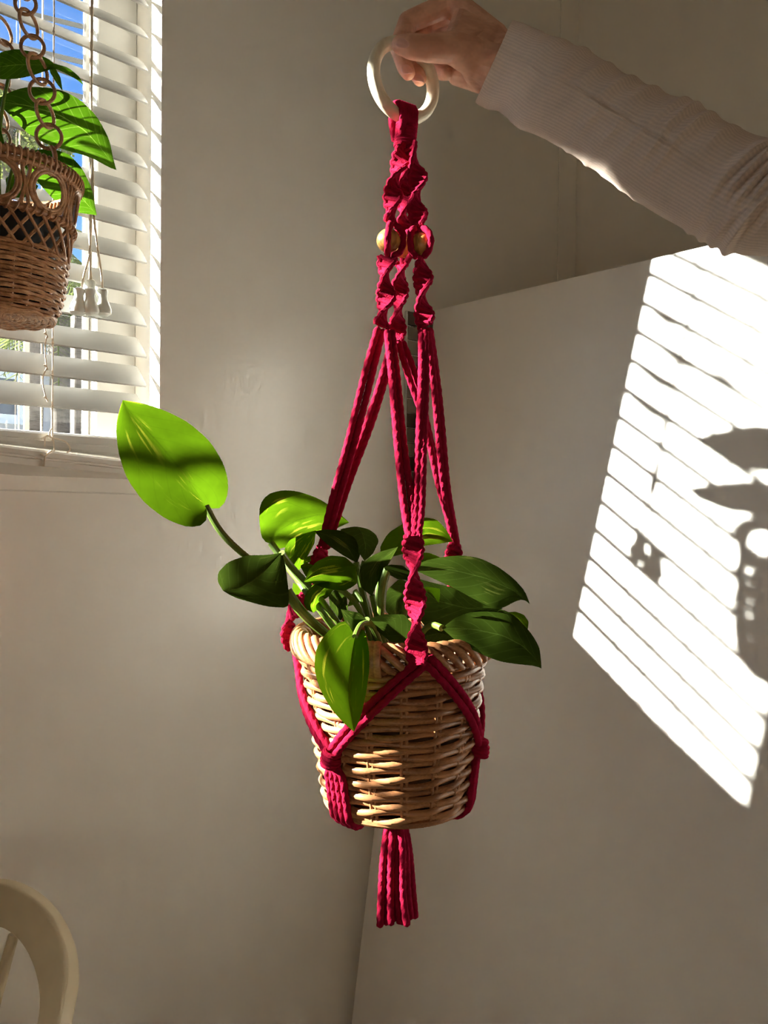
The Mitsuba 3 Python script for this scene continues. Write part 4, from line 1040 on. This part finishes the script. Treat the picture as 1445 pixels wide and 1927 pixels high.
house = thing('neighbour_house', 'blue grey neighbouring house seen through the window below the palms', 'house')
DH = 7.0
ze = outp(60, 609, DH)[2]
s0, s1 = outp(-330, 700, DH)[0], outp(330, 700, DH)[0]
add('wall', wbox(s0, s1, DH, DH + 3.0, -0.2, ze), 'mat_siding', house)
add('eave', wbox(s0 - 0.3, s1 + 0.3, DH - 0.35, DH + 0.0, ze, ze + 0.07), 'mat_shingle', house)
rf = m3.Manifold.hull_points([[a, b, c] for a in (s0 - 0.3, s1 + 0.3) for b, c in ((DH - 0.35, ze + 0.06), (DH + 3.3, ze + 0.06), (DH + 1.4, ze + 0.12))])
rm = to_tri(rf); rm.apply_transform(MW); add('roof', rm, 'mat_shingle', house)
for xa, xb, ya, yb in ((-25, 50, 700, 795), (95, 128, 705, 806), (-120, -60, 700, 800), (150, 210, 690, 800)):
    a, b = outp(xa, yb, DH), outp(xb, ya, DH)
    w_ = add('window', cat_([wbox(a[0], b[0], DH - 0.05, DH + 0.02, b[2] - 0.09, b[2]), wbox(a[0], b[0], DH - 0.05, DH + 0.02, a[2], a[2] + 0.09), wbox(a[0], a[0] + 0.10, DH - 0.05, DH + 0.02, a[2] + 0.09, b[2] - 0.09), wbox(b[0] - 0.10, b[0], DH - 0.05, DH + 0.02, a[2] + 0.09, b[2] - 0.09)]), 'mat_housetrim', house)
    add('pane', wbox(a[0] + 0.10, b[0] - 0.10, DH - 0.03, DH + 0.01, a[2] + 0.09, b[2] - 0.09), 'mat_housepane', w_)
rngp = np.random.default_rng(5)


def palm(label, px, d, r, ztop, nf=16, fl=1.1, lean=0.0):
    k_ = thing('palm_tree', label, 'palm tree')
    b = outp(px, 760, d); s_ = b[0]
    path = curve(np.array([MW[:3, :3] @ np.array(q_) + MW[:3, 3] for q_ in ([s_ - lean, d, -0.2], [s_ - lean * 0.3, d, ztop * 0.5], [s_ + lean * 0.2, d, ztop])]), 30)
    add('trunk', tube(path, r * (1 + 0.08 * np.sin(np.arange(30) * 2.1)), 12), 'mat_bark', k_)
    top_ = path[-1]
    for j in range(nf):
        a = j * 2.399; up_ = 0.55 - 1.2 * ((j * 7) % nf) / nf
        dr_ = np.array([math.cos(a), math.sin(a), 0])
        u = np.linspace(0, 1, 16)
        ax = top_ + dr_ * (fl * u * (1 - 0.18 * u))[:, None] + np.array([0, 0, 1.0]) * (fl * (up_ * u - 0.75 * u * u))[:, None]
        V, F = [], []
        sd_ = np.cross(dr_, [0, 0, 1.0])
        ms = [tube(ax, np.linspace(0.012, 0.004, 16), 5)]
        for q_ in np.linspace(0.12, 0.98, 22):
            c = np.array([np.interp(q_, u, ax[:, z_]) for z_ in range(3)]); ll = fl * 0.30 * math.sin(math.pi * (0.12 + 0.8 * q_))
            for s2 in (-1, 1):
                e_ = c + s2 * sd_ * ll * 0.75 + dr_ * ll * 0.45 - np.array([0, 0, ll * 0.55]); n0 = len(V)
                V += [c - dr_ * 0.012, c + dr_ * 0.012, e_]; F.append([n0, n0 + 1, n0 + 2])
        add('frond', cat_([ms[0], trimesh.Trimesh(V, F, process=False)]), 'mat_frond', k_, smooth=False)


palm('thick grey palm trunk before the blue grey house, left of the ladder cord', 64, 4.2, 0.055, 3.0, 14, 0.55)
palm('short palm with drooping fronds between the rattan basket and the window frame', 112, 5.6, 0.085, 2.95, 18, 0.75, -0.12)
palm('thin palm trunk close to the right edge of the window pane', 127, 6.2, 0.040, 3.3, 14, 0.5)
kp2 = thing('garden_post', 'dark weathered post at the very edge of the window pane', 'post')
b = outp(155, 700, 4.3); scene[kp2] = mikit.ply(wbox(b[0] - 0.05, b[0] + 0.05, 4.3, 4.4, -0.16, outp(155, 592, 4.3)[2], 0.008), 'mat_bark')
kpost = thing('porch_post', 'slim beige post standing outside in front of the house', 'post')
b = outp(51, 700, 3.2); scene[kpost] = mikit.ply(wbox(b[0] - 0.012, b[0] + 0.012, 3.2, 3.224, -0.16, outp(51, 560, 3.2)[2]), 'mat_post')


def tree(label, px, py, d, rad, nleaf, seed):
    k_ = thing('tree', label, 'tree'); g_ = np.random.default_rng(seed)
    c = np.array(outp(px, py, d)); cw = MW[:3, :3] @ c + MW[:3, 3]; base = cw.copy(); base[2] = -0.16
    add('trunk', tube(curve([base, (base + cw) / 2 + [0.1, 0, 0], cw], 20), np.linspace(0.12, 0.05, 20), 10), 'mat_bark', k_)
    for j in range(7):
        q_ = cw + g_.normal(size=3) * rad * 0.5; add('branch', tube(curve([cw - [0, 0, rad * 0.5], (cw + q_) / 2, q_], 10), np.linspace(0.03, 0.01, 10), 6), 'mat_bark', k_)
    pt = g_.normal(size=(nleaf, 3)); pt /= np.linalg.norm(pt, axis=1, keepdims=True); pt *= (g_.random((nleaf, 1)) ** 0.45)
    pt = pt * [1.2, 1.2, 0.85]; keep = mikit.meshkit.noise(pt * 3.1 + 5, seed) > 0.40
    pt = cw + pt[keep] * rad
    a = g_.normal(size=pt.shape); a /= np.linalg.norm(a, axis=1, keepdims=True); b = np.cross(a, g_.normal(size=pt.shape)); b /= np.linalg.norm(b, axis=1, keepdims=True)
    l_, w_ = 0.075, 0.022
    V = np.stack([pt - a * l_ * 0.5, pt + b * w_, pt + a * l_ * 0.5, pt - b * w_], 1).reshape(-1, 3); i0 = np.arange(len(pt))[:, None] * 4
    F = np.concatenate([i0 + [0, 1, 2], i0 + [0, 2, 3]])
    add('foliage', trimesh.Trimesh(V, F, process=False), 'mat_foliage', k_, smooth=False, kind='stuff')


tree('sunlit tree with olive foliage seen behind the large veined leaf', 10, 255, 12.0, 0.85, 15000, 3)
tree('leafy tree outside, left of the sunlit tree', -360, 330, 12.5, 1.1, 12000, 8)
reflection_bars = thing('slat_reflection_bars', 'added dark grey bars outside the upper window, standing in for slat reflections', 'reflection_bars')  # solid bars added to imitate the slats reflected in the glass
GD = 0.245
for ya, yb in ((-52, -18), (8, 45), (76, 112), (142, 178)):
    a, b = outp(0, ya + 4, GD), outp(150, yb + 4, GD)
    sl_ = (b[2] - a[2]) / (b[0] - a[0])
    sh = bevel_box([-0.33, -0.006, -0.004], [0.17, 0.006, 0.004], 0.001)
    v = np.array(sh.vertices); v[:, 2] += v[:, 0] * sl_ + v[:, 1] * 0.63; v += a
    put('bar', mikit.ply(trimesh.Trimesh(v @ MW[:3, :3].T + MW[:3, 3], sh.faces, process=False), 'mat_reflection_bar'), reflection_bars)
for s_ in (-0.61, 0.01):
    put('added_bracket', mikit.ply(wbox(s_ - 0.008, s_ + 0.008, 0.22, 0.25, outp(0, 178, GD)[2] - 0.12, outp(0, -60, GD)[2] + 0.1), 'mat_reflection_bar'), reflection_bars)  # invented uprights that carry the reflection bars
